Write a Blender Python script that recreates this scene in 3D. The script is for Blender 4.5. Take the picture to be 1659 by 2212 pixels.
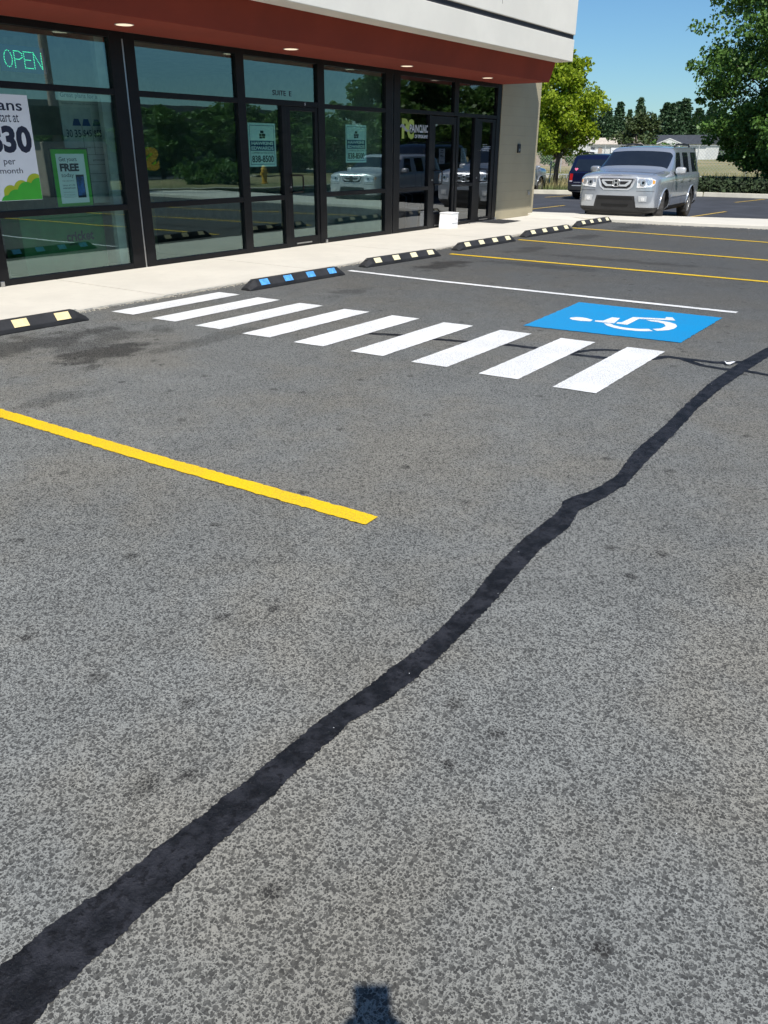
import bpy, bmesh, math, random
from mathutils import Vector, Matrix, noise
from mathutils.bvhtree import BVHTree
random.seed(7)
PI = math.pi
for o in list(bpy.data.objects):
    bpy.data.objects.remove(o)
sc = bpy.context.scene
COL = sc.collection

# ------------------------------------------------------------------ camera
F, PITCH, YAW, ROLL = 1750.78, .4218, .6000, .0064
CAMP = Vector((0, -9.39, 1.55))
cd = bpy.data.cameras.new('camera'); cam = bpy.data.objects.new('camera', cd); COL.objects.link(cam)
cp, sp, cy, sy = math.cos(PITCH), math.sin(PITCH), math.cos(YAW), math.sin(YAW)
fwd = Vector((cp*cy, cp*sy, -sp)); rt = Vector((sy, -cy, 0)); up = rt.cross(fwd)
r1 = math.cos(ROLL)*rt + math.sin(ROLL)*up; u1 = -math.sin(ROLL)*rt + math.cos(ROLL)*up
m = Matrix((r1, u1, -fwd)).transposed().to_4x4(); m.translation = CAMP
cam.matrix_world = m
cd.sensor_fit = 'VERTICAL'; cd.sensor_height = 24; cd.lens = F/2212*24
cd.clip_start = .05; cd.clip_end = 2000
sc.camera = cam

# ------------------------------------------------------------------ sky, sun, exposure
SUN = Vector((-.62, -.52, 1.0)).normalized()          # towards the sun
elev = math.asin(SUN.z); az = math.atan2(SUN.x, SUN.y)
w = bpy.data.worlds.new('World'); sc.world = w; w.use_nodes = True
nt = w.node_tree; nt.nodes.clear()
sky = nt.nodes.new('ShaderNodeTexSky'); sky.sky_type = 'NISHITA'; sky.sun_disc = False
sky.sun_elevation = elev; sky.sun_rotation = az; sky.altitude = 600
sky.air_density = 1.2; sky.dust_density = .15; sky.ozone_density = 3.0
bg = nt.nodes.new('ShaderNodeBackground'); bg.inputs[1].default_value = .074
wo = nt.nodes.new('ShaderNodeOutputWorld')
tint = nt.nodes.new('ShaderNodeMix'); tint.data_type = 'RGBA'; tint.blend_type = 'MULTIPLY'; tint.inputs[0].default_value = 1
tint.inputs[7].default_value = (.60, .88, 1.12, 1); nt.links.new(sky.outputs[0], tint.inputs[6]); nt.links.new(tint.outputs[2], bg.inputs[0]); nt.links.new(bg.outputs[0], wo.inputs[0])
sl = bpy.data.lights.new('sun', 'SUN'); sl.energy = 4.8; sl.angle = math.radians(.53); sl.color = (1, .965, .90)
so = bpy.data.objects.new('sun', sl); COL.objects.link(so); so.rotation_euler = SUN.to_track_quat('Z', 'Y').to_euler()
so.location = (0, -20, 30)
sc.view_settings.view_transform = 'Standard'; sc.view_settings.look = 'None'
sc.view_settings.exposure = 0.3; sc.view_settings.gamma = 1; sc.view_settings.use_curve_mapping = False
sc.cycles.use_denoising = True
sc.cycles.transparent_max_bounces = 16
sc.cycles.sample_clamp_indirect = 6

# ------------------------------------------------------------------ helpers
def tag(o, label=None, cat=None, group=None, kind=None):
    if label: o['label'] = label
    if cat: o['category'] = cat
    if group: o['group'] = group
    if kind: o['kind'] = kind
    return o
def link(name, me, mat=None, parent=None):
    o = bpy.data.objects.new(name, me); COL.objects.link(o)
    if mat is not None:
        for mm in (mat if isinstance(mat, (list, tuple)) else [mat]): me.materials.append(mm)
    if parent: o.parent = parent
    return o
def empty(name, loc=(0, 0, 0), rz=0):
    o = bpy.data.objects.new(name, None); COL.objects.link(o); o.location = loc; o.rotation_euler = (0, 0, rz)
    o.empty_display_size = .2
    return o
class MB:
    def __init__(s): s.v = []; s.f = []
    def add(s, vs, fs):
        n = len(s.v); s.v += [tuple(p) for p in vs]; s.f += [tuple(i+n for i in f) for f in fs]; return s
    def box(s, x0, x1, y0, y1, z0, z1):
        return s.add([(x0,y0,z0),(x1,y0,z0),(x1,y1,z0),(x0,y1,z0),(x0,y0,z1),(x1,y0,z1),(x1,y1,z1),(x0,y1,z1)],
                     [(0,3,2,1),(4,5,6,7),(0,1,5,4),(1,2,6,5),(2,3,7,6),(3,0,4,7)])
    def prism(s, pts, d):            # closed 3-D polygon swept by d
        n = len(pts); d = Vector(d)
        return s.add([Vector(p) for p in pts]+[Vector(p)+d for p in pts],
                     [tuple(range(n))[::-1], tuple(range(n, 2*n))]+[(i,(i+1)%n,(i+1)%n+n,i+n) for i in range(n)])
    def tube(s, pts, r, n=8, cap=True):
        pts = [Vector(p) for p in pts]; rr = r if isinstance(r, (list, tuple)) else [r]*len(pts)
        b = len(s.v)
        for i, p in enumerate(pts):
            a = pts[max(i-1, 0)]; c = pts[min(i+1, len(pts)-1)]; t = (c-a).normalized()
            e = Vector((0, 0, 1)) if abs(t.z) < .9 else Vector((1, 0, 0))
            u = t.cross(e).normalized(); v = t.cross(u)
            for k in range(n):
                q = p+(u*math.cos(2*PI*k/n)+v*math.sin(2*PI*k/n))*rr[i]; s.v.append(tuple(q))
        for i in range(len(pts)-1):
            for k in range(n):
                s.f.append((b+i*n+k, b+i*n+(k+1) % n, b+(i+1)*n+(k+1) % n, b+(i+1)*n+k))
        if cap:
            s.f.append(tuple(b+k for k in range(n))[::-1]); s.f.append(tuple(b+(len(pts)-1)*n+k for k in range(n)))
        return s
    def mesh(s, name):
        me = bpy.data.meshes.new(name); me.from_pydata(s.v, [], s.f); me.update(); return me
    def build(s, name, mat, parent=None, bevel=0, smooth=False, seg=2):
        me = s.mesh(name)
        bm = bmesh.new(); bm.from_mesh(me); bmesh.ops.recalc_face_normals(bm, faces=bm.faces); bm.to_mesh(me); bm.free()
        o = link(name, me, mat, parent)
        if bevel:
            b = o.modifiers.new('bevel', 'BEVEL'); b.width = bevel; b.segments = seg; b.limit_method = 'ANGLE'
        if smooth:
            for p in me.polygons: p.use_smooth = True
        return o
# ---- materials
def nodes(name):
    mt = bpy.data.materials.new(name); mt.use_nodes = True
    return mt, mt.node_tree, mt.node_tree.nodes['Principled BSDF']
def N(t, kind, **kw):
    n = t.nodes.new(kind)
    for k, v in kw.items():
        if k in ('i',):
            for a, b in v.items(): n.inputs[a].default_value = b
        else: setattr(n, k, v)
    return n
def math_(t, op, a, b=None, c=None, clamp=False):
    n = t.nodes.new('ShaderNodeMath'); n.operation = op; n.use_clamp = clamp
    for i, x in enumerate((a, b, c)):
        if x is None: continue
        if isinstance(x, (int, float)): n.inputs[i].default_value = x
        else: t.links.new(x, n.inputs[i])
    return n.outputs[0]
def mixc(t, f, a, b, mode='MIX'):
    n = t.nodes.new('ShaderNodeMix'); n.data_type = 'RGBA'; n.blend_type = mode
    for i, x in ((0, f), (6, a), (7, b)):
        if isinstance(x, (int, float)): n.inputs[i].default_value = x
        elif isinstance(x, tuple): n.inputs[i].default_value = (*x[:3], 1)
        else: t.links.new(x, n.inputs[i])
    return n.outputs[2]
def ramp(t, x, a, b):
    n = N(t, 'ShaderNodeMapRange', interpolation_type='SMOOTHSTEP'); t.links.new(x, n.inputs[0])
    n.inputs[1].default_value = a; n.inputs[2].default_value = b; return n.outputs[0]
def coord(t, scale=None):
    c = N(t, 'ShaderNodeTexCoord').outputs['Object']
    if scale:
        mp = N(t, 'ShaderNodeMapping'); mp.inputs[3].default_value = scale; t.links.new(c, mp.inputs[0]); return mp.outputs[0]
    return c
def noise_(t, c, s, d=4, r=.55):
    n = N(t, 'ShaderNodeTexNoise', i={'Scale': s, 'Detail': d, 'Roughness': r}); t.links.new(c, n.inputs[0]); return n.outputs[0]
def bump(t, p, h, strength=.3, dist=.01):
    b = N(t, 'ShaderNodeBump', i={'Strength': strength, 'Distance': dist}); t.links.new(h, b.inputs['Height'])
    t.links.new(b.outputs[0], p.inputs['Normal'])
def mat(name, col, rough=.6, metal=0, var=.12, vs=6, bmp=0, bs=60, spec=None, coat=0):
    mt, t, p = nodes(name); c = coord(t)
    n = noise_(t, c, vs)
    f = ramp(t, n, .3, .7)
    cc = mixc(t, f, tuple(x*(1-var) for x in col), tuple(min(1, x*(1+var)) for x in col))
    t.links.new(cc, p.inputs['Base Color']); p.inputs['Roughness'].default_value = rough; p.inputs['Metallic'].default_value = metal
    if spec is not None: p.inputs['Specular IOR Level'].default_value = spec
    if coat: p.inputs['Coat Weight'].default_value = coat; p.inputs['Coat Roughness'].default_value = .04
    if bmp: bump(t, p, noise_(t, c, bs), bmp)
    return mt
def emis(name, col, s):
    mt, t, p = nodes(name); p.inputs['Base Color'].default_value = (*col, 1)
    p.inputs['Emission Color'].default_value = (*col, 1); p.inputs['Emission Strength'].default_value = s; return mt
def glassmat(name, tint, ior=1.55, rough=0.0, mul=1.0, gc=(.9, .95, 1)):
    mt = bpy.data.materials.new(name); mt.use_nodes = True; t = mt.node_tree; t.nodes.clear()
    o = N(t, 'ShaderNodeOutputMaterial'); tr = N(t, 'ShaderNodeBsdfTransparent', i={0: (*tint, 1)})
    g = N(t, 'ShaderNodeBsdfGlossy', i={'Roughness': rough, 0: (*gc, 1)})
    lw = N(t, 'ShaderNodeLayerWeight', i={0: .5}); mx = N(t, 'ShaderNodeMixShader')
    f0 = ((ior-1)/(ior+1))**2*2
    f = math_(t, 'MULTIPLY_ADD', math_(t, 'POWER', lw.outputs['Facing'], 4.0), 1-f0, f0)
    f = math_(t, 'MULTIPLY', f, mul, clamp=True)
    # slightly wavy sheet glass
    c = coord(t); b = N(t, 'ShaderNodeBump', i={'Strength': .06, 'Distance': .01}); t.links.new(noise_(t, c, 1.3, 1), b.inputs['Height'])
    t.links.new(b.outputs[0], g.inputs['Normal'])
    t.links.new(f, mx.inputs[0]); t.links.new(tr.outputs[0], mx.inputs[1]); t.links.new(g.outputs[0], mx.inputs[2])
    t.links.new(mx.outputs[0], o.inputs[0]); return mt

# asphalt
def asphalt(name, dark_from=None, base=1.0, stains=()):
    mt, t, p = nodes(name); c = coord(t)
    w1 = N(t, 'ShaderNodeTexNoise', i={'Scale': 110.0, 'Detail': 2.0}); t.links.new(c, w1.inputs[0])
    ds = N(t, 'ShaderNodeVectorMath', operation='MULTIPLY_ADD'); t.links.new(w1.outputs['Color'], ds.inputs[0])
    ds.inputs[1].default_value = (.007, .007, .007); t.links.new(c, ds.inputs[2])
    vo = N(t, 'ShaderNodeTexVoronoi', voronoi_dimensions='2D', i={'Scale': 128.0}); t.links.new(ds.outputs[0], vo.inputs[0])
    sp_ = N(t, 'ShaderNodeSeparateColor'); t.links.new(vo.outputs['Color'], sp_.inputs[0])
    v2 = N(t, 'ShaderNodeTexVoronoi', voronoi_dimensions='2D', i={'Scale': 260.0}); t.links.new(ds.outputs[0], v2.inputs[0])
    s2 = N(t, 'ShaderNodeSeparateColor'); t.links.new(v2.outputs['Color'], s2.inputs[0])
    # stone radius varies from cell to cell
    rad = math_(t, 'ADD', math_(t, 'MULTIPLY_ADD', sp_.outputs[0], .46, .10), math_(t, 'MULTIPLY', noise_(t, c, 9, 4, .6), .24))
    st = ramp(t, math_(t, 'SUBTRACT', rad, vo.outputs['Distance']), -.03, .10)
    st = math_(t, 'MULTIPLY', st, ramp(t, sp_.outputs[1], .05, .45))
    st2 = math_(t, 'MULTIPLY', ramp(t, math_(t, 'SUBTRACT', .38, v2.outputs['Distance']), -.02, .12), math_(t, 'GREATER_THAN', s2.outputs[0], .42))
    st = math_(t, 'MAXIMUM', st, math_(t, 'MULTIPLY', st2, .85))
    v4 = N(t, 'ShaderNodeTexVoronoi', voronoi_dimensions='2D', i={'Scale': 62.0}); t.links.new(ds.outputs[0], v4.inputs[0])
    s4 = N(t, 'ShaderNodeSeparateColor'); t.links.new(v4.outputs['Color'], s4.inputs[0])
    big = math_(t, 'MULTIPLY', ramp(t, math_(t, 'SUBTRACT', .40, v4.outputs['Distance']), -.03, .06), math_(t, 'GREATER_THAN', s4.outputs[0], .92))
    st = math_(t, 'MAXIMUM', st, big)
    fine = noise_(t, c, 420, 2)
    lo = noise_(t, c, .55, 5, .6); lo2 = noise_(t, c, 3.2, 4, .6)
    binder = mixc(t, ramp(t, fine, .25, .8), (.235, .235, .225), (.36, .36, .345))
    stone = mixc(t, sp_.outputs[2], (.078, .078, .077), (.160, .160, .156))
    stone = mixc(t, ramp(t, noise_(t, c, 300, 3, .7), .3, .75), mixc(t, 1.0, stone, (.6, .6, .6), 'MULTIPLY'), stone)
    rock = mixc(t, st, binder, stone)
    # rare pale chips
    chip = math_(t, 'MULTIPLY', math_(t, 'GREATER_THAN', s2.outputs[1], .992), math_(t, 'LESS_THAN', v2.outputs['Distance'], .3))
    rock = mixc(t, chip, rock, (.5, .49, .46))
    tone = math_(t, 'MULTIPLY_ADD', lo, .5, .75); tone = math_(t, 'MULTIPLY', tone, math_(t, 'MULTIPLY_ADD', lo2, .4, .8))
    sx = N(t, 'ShaderNodeSeparateXYZ'); t.links.new(c, sx.inputs[0])
    rock = mixc(t, 1.0, rock, N_comb(t, tone), 'MULTIPLY')
    rock = mixc(t, 1.0, rock, mixc(t, ramp(t, noise_(t, c, .9, 4, .6), .38, .66), (.97, 1.0, 1.03), (1.03, 1.0, .95)), 'MULTIPLY')
    if dark_from:
        far = math_(t, 'ADD', sx.outputs[0], math_(t, 'MULTIPLY', lo, 3.0))
        k = ramp(t, far, *dark_from)
        # darker further up the lot: partly view-dependent grain shading painted into the colour
        rock = mixc(t, math_(t, 'MULTIPLY', k, .62), rock, mixc(t, math_(t, 'MULTIPLY', ramp(t, fine, .55, .8), .5), (.050, .052, .058), (.13, .13, .13)))
    # dark drips and spots
    v3 = N(t, 'ShaderNodeTexVoronoi', voronoi_dimensions='2D', i={'Scale': 2.1}); t.links.new(c, v3.inputs[0])
    s3 = N(t, 'ShaderNodeSeparateColor'); t.links.new(v3.outputs['Color'], s3.inputs[0])
    dd = math_(t, 'ADD', v3.outputs['Distance'], math_(t, 'MULTIPLY', math_(t, 'SUBTRACT', noise_(t, c, 30, 3), .5), .06))
    spot = math_(t, 'MULTIPLY', math_(t, 'SUBTRACT', 1.0, ramp(t, dd, .03, .085)), math_(t, 'GREATER_THAN', s3.outputs[0], .5))
    acc = math_(t, 'MULTIPLY', spot, .7)
    for (x, y, rx, ry, a, f) in stains:
        dx = math_(t, 'DIVIDE', math_(t, 'SUBTRACT', sx.outputs[0], x), rx); dy = math_(t, 'DIVIDE', math_(t, 'SUBTRACT', sx.outputs[1], y), ry)
        d = math_(t, 'SQRT', math_(t, 'ADD', math_(t, 'MULTIPLY', dx, dx), math_(t, 'MULTIPLY', dy, dy)))
        d = math_(t, 'ADD', d, math_(t, 'MULTIPLY', math_(t, 'SUBTRACT', noise_(t, c, f, 5, .65), .5), 2.6 if f < 20 else 1.6))
        s = math_(t, 'MULTIPLY', math_(t, 'SUBTRACT', 1.0, ramp(t, d, .35, 1.0)), a)
        acc = math_(t, 'MAXIMUM', acc, s)
    acc = math_(t, 'MULTIPLY', acc, math_(t, 'MULTIPLY_ADD', st, .45, .55))
    rock = mixc(t, acc, rock, (.022, .021, .021))
    rock = mixc(t, 1.0, rock, (base*1.0, base*.99, base*.95), 'MULTIPLY')
    t.links.new(rock, p.inputs['Base Color']); p.inputs['Roughness'].default_value = .85
    p.inputs['Specular IOR Level'].default_value = .25
    h = math_(t, 'ADD', math_(t, 'MULTIPLY', st, -.7), math_(t, 'MULTIPLY', fine, .35))
    bump(t, p, h, .8, .0035)
    return mt
def N_comb(t, x):
    n = N(t, 'ShaderNodeCombineColor')
    for i in range(3): t.links.new(x, n.inputs[i])
    return n.outputs[0]

M = {}
STAINS = [(4.15, -3.0, .95, .45, .95, 2.6), (4.15, -3.75, .60, .36, 1.1, 3.4), (4.5, -3.35, .8, .3, .7, 3.0), (3.8, -4.05, .10, .10, .8, 6.0), (5.0, -4.05, .9, .18, .5, 3.0),
          (10.6, -3.15, .95, .36, 1.0, 3.0), (11.4, -4.4, .28, 1.4, .55, 2.5), (12.7, -4.9, .25, 1.9, .55, 2.5), (7.9, -3.5, .5, .22, .6, 4.0),
          (13.2, -3.3, .8, .3, .6, 3.0), (15.9, -3.2, .9, .3, .7, 3.0), (18.6, -3.2, .9, .35, .6, 3.0), (3.1, -4.6, .35, .2, .5, 5.0),
          (.66, -7.50, .05, .06, 1.0, 38.0), (1.02, -7.93, .07, .05, .7, 70.0), (1.12, -7.99, .035, .035, .8, 70.0), (.96, -8.43, .035, .04, .8, 70.0), (1.55, -8.55, .03, .03, .9, 30.0), (1.9, -7.6, .035, .035, .9, 30.0), (2.3, -6.9, .03, .03, .9, 30.0), (3.4, -7.2, .04, .035, .9, 30.0), (1.25, -9.1, .03, .03, .9, 30.0), (2.9, -8.6, .04, .04, .9, 30.0)]
M['asphalt'] = asphalt('worn_asphalt', (4.5, 14.0), .88, STAINS)
M['asphalt_new'] = mat('sealed_asphalt', (.047, .050, .060), .8, var=.22, vs=1.2, bmp=.4, bs=120)
def concrete(name, col, stainy=.25):
    mt, t, p = nodes(name); c = coord(t)
    a = noise_(t, c, 1.1, 6, .65); b = noise_(t, c, 9, 5, .6); g = noise_(t, c, 260, 2)
    cc = mixc(t, ramp(t, a, .3, .75), tuple(x*(1-stainy) for x in col), col)
    cc = mixc(t, math_(t, 'MULTIPLY', ramp(t, b, .5, .75), .35), cc, tuple(x*.78 for x in col))
    cc = mixc(t, math_(t, 'MULTIPLY', g, .25), cc, tuple(x*.8 for x in col))
    v = N(t, 'ShaderNodeTexVoronoi', i={'Scale': 2.4}); t.links.new(c, v.inputs[0]); vs_ = N(t, 'ShaderNodeSeparateColor'); t.links.new(v.outputs['Color'], vs_.inputs[0])
    gum = math_(t, 'MULTIPLY', math_(t, 'SUBTRACT', 1.0, ramp(t, math_(t, 'ADD', v.outputs['Distance'], math_(t, 'MULTIPLY', b, .05)), .05, .085)), math_(t, 'GREATER_THAN', vs_.outputs[0], .72))
    cc = mixc(t, math_(t, 'MULTIPLY', gum, .5), cc, tuple(x*.45 for x in col))
    sx = N(t, 'ShaderNodeSeparateXYZ'); t.links.new(c, sx.inputs[0])
    dirt = math_(t, 'MULTIPLY', math_(t, 'SUBTRACT', 1.0, ramp(t, math_(t, 'ADD', math_(t, 'ABSOLUTE', math_(t, 'ADD', sx.outputs[1], 2.02)), math_(t, 'MULTIPLY', b, .12)), .04, .22)), .4)
    cc = mixc(t, dirt, cc, tuple(x*.6 for x in col))
    t.links.new(cc, p.inputs['Base Color']); p.inputs['Roughness'].default_value = .9; bump(t, p, g, .25, .004); return mt
M['concrete'] = concrete('pale_concrete', (.68, .64, .555), .12)
M['kerb'] = concrete('kerb_concrete', (.60, .57, .48), .35)
def paint(name, col, wear=.5, lo=0.0):
    mt, t, p = nodes(name); c = coord(t)
    g = noise_(t, c, 150, 3, .7); lg = noise_(t, c, 2.2, 4)
    vo = N(t, 'ShaderNodeTexVoronoi', voronoi_dimensions='2D', i={'Scale': 95.0}); t.links.new(c, vo.inputs[0])
    pit = math_(t, 'MULTIPLY', ramp(t, g, .53-lo, .60-lo), ramp(t, lg, .38-lo*2, .56-lo))
    cc = mixc(t, ramp(t, vo.outputs['Distance'], .2, .7), tuple(x for x in col), tuple(x*.82 for x in col))
    cc = mixc(t, math_(t, 'MULTIPLY', pit, wear), cc, (.10, .10, .10))
    t.links.new(cc, p.inputs['Base Color']); p.inputs['Roughness'].default_value = .55; bump(t, p, vo.outputs['Distance'], .5, .002); return mt
M['white'] = paint('white_paint', (.86, .86, .85), .75)
M['white_worn'] = paint('worn_white_paint', (.86, .86, .85), .75, .015)
M['yellow'] = paint('yellow_paint', (.86, .56, .003), .5)
M['yellow_old'] = paint('faded_yellow_paint', (.62, .42, .09), .6)
M['blue'] = paint('blue_paint', (.0, .275, .60), .25)
def sealmat():
    mt, t, p = nodes('crack_sealant'); p.inputs['Specular IOR Level'].default_value = .2; c = coord(t)
    a = noise_(t, c, 9, 6, .7); g = noise_(t, c, 140, 4, .7); q = noise_(t, c, 34, 5, .7)
    cc = mixc(t, ramp(t, a, .38, .62), (.006, .007, .010), (.026, .027, .034))
    cc = mixc(t, math_(t, 'MULTIPLY', ramp(t, q, .52, .60), .75), cc, (.004, .004, .006))
    cc = mixc(t, math_(t, 'MULTIPLY', ramp(t, g, .60, .72), .55), cc, (.07, .072, .078))
    t.links.new(cc, p.inputs['Base Color']); p.inputs['Roughness'].default_value = .55; bump(t, p, math_(t, 'ADD', g, q), .9, .006); return mt
M['seal'] = sealmat()
M['rubber'] = mat('black_rubber', (.022, .022, .024), .75, var=.3, bmp=.3)
M['tape'] = mat('cream_reflective_tape', (.80, .72, .47), .45, var=.06, vs=20)
M['tape_yellow'] = mat('yellow_reflective_tape', (.84, .68, .36), .45, var=.10, vs=20)
M['tape_blue'] = mat('blue_reflective_tape', (.10, .35, .72), .45, var=.25, vs=30)
M['frame'] = mat('dark_bronze_aluminium', (.007, .007, .008), .45, metal=0, var=.2, spec=.25)
M['steel'] = mat('brushed_aluminium', (.5, .5, .5), .35, metal=1)
def stucco(name, col, bs=90, var=.06):
    mt, t, p = nodes(name); c = coord(t)
    a = noise_(t, c, .8, 5, .6); g = noise_(t, c, bs, 4, .7)
    cc = mixc(t, ramp(t, a, .3, .7), tuple(x*(1-var) for x in col), tuple(x*(1+var*.5) for x in col))
    t.links.new(cc, p.inputs['Base Color']); p.inputs['Roughness'].default_value = .92; bump(t, p, g, .35, .006); return mt
M['stucco'] = stucco('off_white_stucco', (.78, .745, .665))
M['red'] = stucco('dark_red_stucco', (.25, .033, .014), var=.14)
M['groove'] = mat('dark_groove_paint', (.035, .035, .042), .7)
def cmu():
    mt, t, p = nodes('tan_painted_block'); c = coord(t)
    mp = N(t, 'ShaderNodeMapping'); mp.inputs['Rotation'].default_value = (-PI/2, 0, 0); t.links.new(c, mp.inputs[0])
    sx = N(t, 'ShaderNodeSeparateXYZ'); t.links.new(c, sx.inputs[0])
    z = math_(t, 'FRACT', math_(t, 'DIVIDE', math_(t, 'SUBTRACT', sx.outputs[2], .014), .2032))
    row = math_(t, 'FLOOR', math_(t, 'DIVIDE', math_(t, 'SUBTRACT', sx.outputs[2], .014), .2032))
    dz = math_(t, 'MINIMUM', z, math_(t, 'SUBTRACT', 1.0, z))
    xx = math_(t, 'FRACT', math_(t, 'ADD', math_(t, 'DIVIDE', math_(t, 'ADD', sx.outputs[0], sx.outputs[1]), .4064), math_(t, 'MULTIPLY', row, .5)))
    dx = math_(t, 'MULTIPLY', math_(t, 'MINIMUM', xx, math_(t, 'SUBTRACT', 1.0, xx)), 2.0)
    j = math_(t, 'MINIMUM', ramp(t, dz, .0, .035), math_(t, 'MAXIMUM', ramp(t, dx, .0, .035), .6))
    a = noise_(t, c, 2.0, 4); g = noise_(t, c, 160, 3, .7)
    cc = mixc(t, a, (.33, .285, .19), (.39, .345, .235)); cc = mixc(t, math_(t, 'MULTIPLY', math_(t, 'SUBTRACT', 1.0, j), .35), cc, (.22, .2, .15))
    t.links.new(cc, p.inputs['Base Color']); p.inputs['Roughness'].default_value = .85
    bump(t, p, math_(t, 'ADD', j, math_(t, 'MULTIPLY', g, .25)), .5, .006); return mt
M['cmu'] = cmu()
M['glass'] = glassmat('green_tinted_glass', (.60, .80, .75), 1.95, gc=(.74, 1, .97))
M['glass_dark'] = glassmat('dark_tinted_glass', (.30, .33, .36), 1.75)
M['lamp'] = emis('lit_lamp_lens', (1, .80, .60), .72)
M['white_plain'] = mat('white_card', (.80, .82, .84), .5, var=.02)
M['ink'] = mat('navy_black_ink', (.012, .016, .04), .5)
M['navy'] = mat('navy_ink', (.012, .05, .17), .5)
M['green'] = mat('bright_green_ink', (.05, .42, .03), .5, var=.05)
M['lime'] = mat('lime_ink', (.42, .50, .02), .5, var=.05)
M['green_dark'] = mat('green_panel', (.02, .17, .05), .5)
M['mint'] = mat('pale_mint_card', (.74, .90, .86), .5, var=.03)
M['grey_ink'] = mat('grey_ink', (.30, .32, .36), .5)
M['silver_vinyl'] = mat('silver_vinyl', (.55, .58, .60), .5)
M['lime_vinyl'] = mat('lime_vinyl', (.36, .46, .08), .5)
M['orange'] = mat('orange_letter', (.60, .26, .03), .5)
M['led'] = emis('green_led', (.08, 1.0, .45), 1.6)
M['led_off'] = mat('dark_blue_panel', (.015, .05, .16), .3)

def sheet(name, pts, z, m_, parent=None, kind='structure', thick=0):
    b = MB()
    if thick: b.prism([(x, y, z) for x, y in pts], (0, 0, -thick))
    else: b.add([(x, y, z) for x, y in pts], [tuple(range(len(pts)))])
    o = b.build(name, m_, parent)
    if not thick:
        me = o.data
        if me.polygons[0].normal.z < 0: me.flip_normals()
    if kind: o['kind'] = kind
    return o

# ------------------------------------------------------------------ ground
def fieldmat():
    mt, t, p = nodes('dry_field'); c = coord(t)
    a = noise_(t, c, .12, 6, .65); b = noise_(t, c, 3, 5, .7); sx = N(t, 'ShaderNodeSeparateXYZ'); t.links.new(c, sx.inputs[0])
    cc = mixc(t, ramp(t, a, .35, .65), (.36, .29, .15), (.17, .18, .065)); cc = mixc(t, math_(t, 'MULTIPLY', ramp(t, b, .4, .7), .5), cc, (.10, .09, .04))
    t.links.new(cc, p.inputs['Base Color']); p.inputs['Roughness'].default_value = 1; bump(t, p, b, .6, .1); return mt
M['field'] = fieldmat()
sheet('ground', [(-900, -900), (1500, -900), (1500, 900), (-900, 900)], -.30, M['field'])
sheet('parking_lot', [(-40, -2.03), (-40, -60), (20.0, -60), (20.0, -5.9), (19.72, -2.03)], 0.0, M['asphalt'], thick=.25)
sheet('rear_parking_lot', [(20.0, -60), (46, -60), (35.9, -6), (35.65, -.25), (33.65, 4.2), (32.25, 8), (27.8, 22), (20.2, 22)], -.13, M['asphalt_new'], thick=.12)
sheet('field_ground', [(35.75, -.2), (33.8, 4.2), (32.4, 8.), (27.9, 22), (27, 80), (300, 140), (300, -160), (60, -160), (46.1, -60), (36.05, -6)], -.02, M['field'], thick=.2)
# sidewalk: slabs with tooled joints (one object), rises a little towards the cross walk
def sidewalk():
    b = MB(); rng = random.Random(3)
    joints = [-20, -16, -12, -8, -4.5, -1.5, 1.5, 4.2, 6.35, 9.05, 11.75, 14.45, 17.2, 20.34]
    g = .011
    for a, c_ in zip(joints, joints[1:]):
        n = max(2, int((c_-a)/.04)) if a > 1 else 2
        top = [(a+g, .25)] + [(c_-g, .25)]
        edge = [(c_-g-(c_-a-2*g)*i/n, -2.02+rng.uniform(-.012, .012)+.012*math.sin(i*.13+a)) for i in range(n+1)]
        b.prism([(x, y, .012) for x, y in top+edge], (0, 0, -.2))
    o = b.build('sidewalk', M['concrete']); o['kind'] = 'structure'
sidewalk()
b = MB()
near = [(20.35, .9), (19.75, -1.2), (19.66, -2.4), (19.78, -4.2), (19.99, -5.73), (20.3, -12), (21, -40)]
farp = [(24.5, -40), (23.2, -12), (22.03, -5.33), (21.3, -2.6), (20.75, -.3), (20.55, 1.2)]
for k in range(1):
    b.prism([(x, y, .07) for x, y in near+farp], (0, 0, -.3))
o = b.build('walkway', M['concrete'], bevel=.015); o['kind'] = 'structure'
b = MB(); b.add([(19.30, -.3, .014), (19.5, -2.0, .014), (19.75, -1.2, .068), (20.36, .2, .068), (20.36, -.0, .066)], [(0, 1, 2), (0, 2, 4)])
o = b.build('walkway_ramp', M['concrete']); o['kind'] = 'structure'
b = MB(); b.box(20.345, 40, .5, 1.0, -.2, -.02)
# far kerb
kp = [(27.8, 22), (32.3, 8), (33.7, 4.2), (35.7, -.25), (35.95, -6), (46, -60)]
def kerb_run(pts, h, z0, wd, name, mat_, label=None):
    b = MB()
    fine = []
    for a, c_ in zip(pts, pts[1:]):
        L = math.dist(a, c_); n = max(1, int(L/2.6))
        for i in range(n): fine.append((a, c_, i/n, (i+1)/n))
    for a, c_, t0, t1 in fine:
        A = Vector((a[0]+(c_[0]-a[0])*t0, a[1]+(c_[1]-a[1])*t0, 0)); B_ = Vector((a[0]+(c_[0]-a[0])*t1, a[1]+(c_[1]-a[1])*t1, 0))
        d = (B_-A).normalized(); nn = Vector((-d.y, d.x, 0)); A += d*.006; B_ -= d*.006
        b.prism([A+Vector((0, 0, z0)), A+nn*0.03+Vector((0, 0, z0+h)), A+nn*wd+Vector((0, 0, z0+h)), A+nn*wd+Vector((0, 0, z0))], B_-A)
    o = b.build(name, mat_, bevel=.02); o['kind'] = 'structure'; return o
kerb_run(kp, .17, -.14, .28, 'kerb', M['kerb'])
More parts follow.
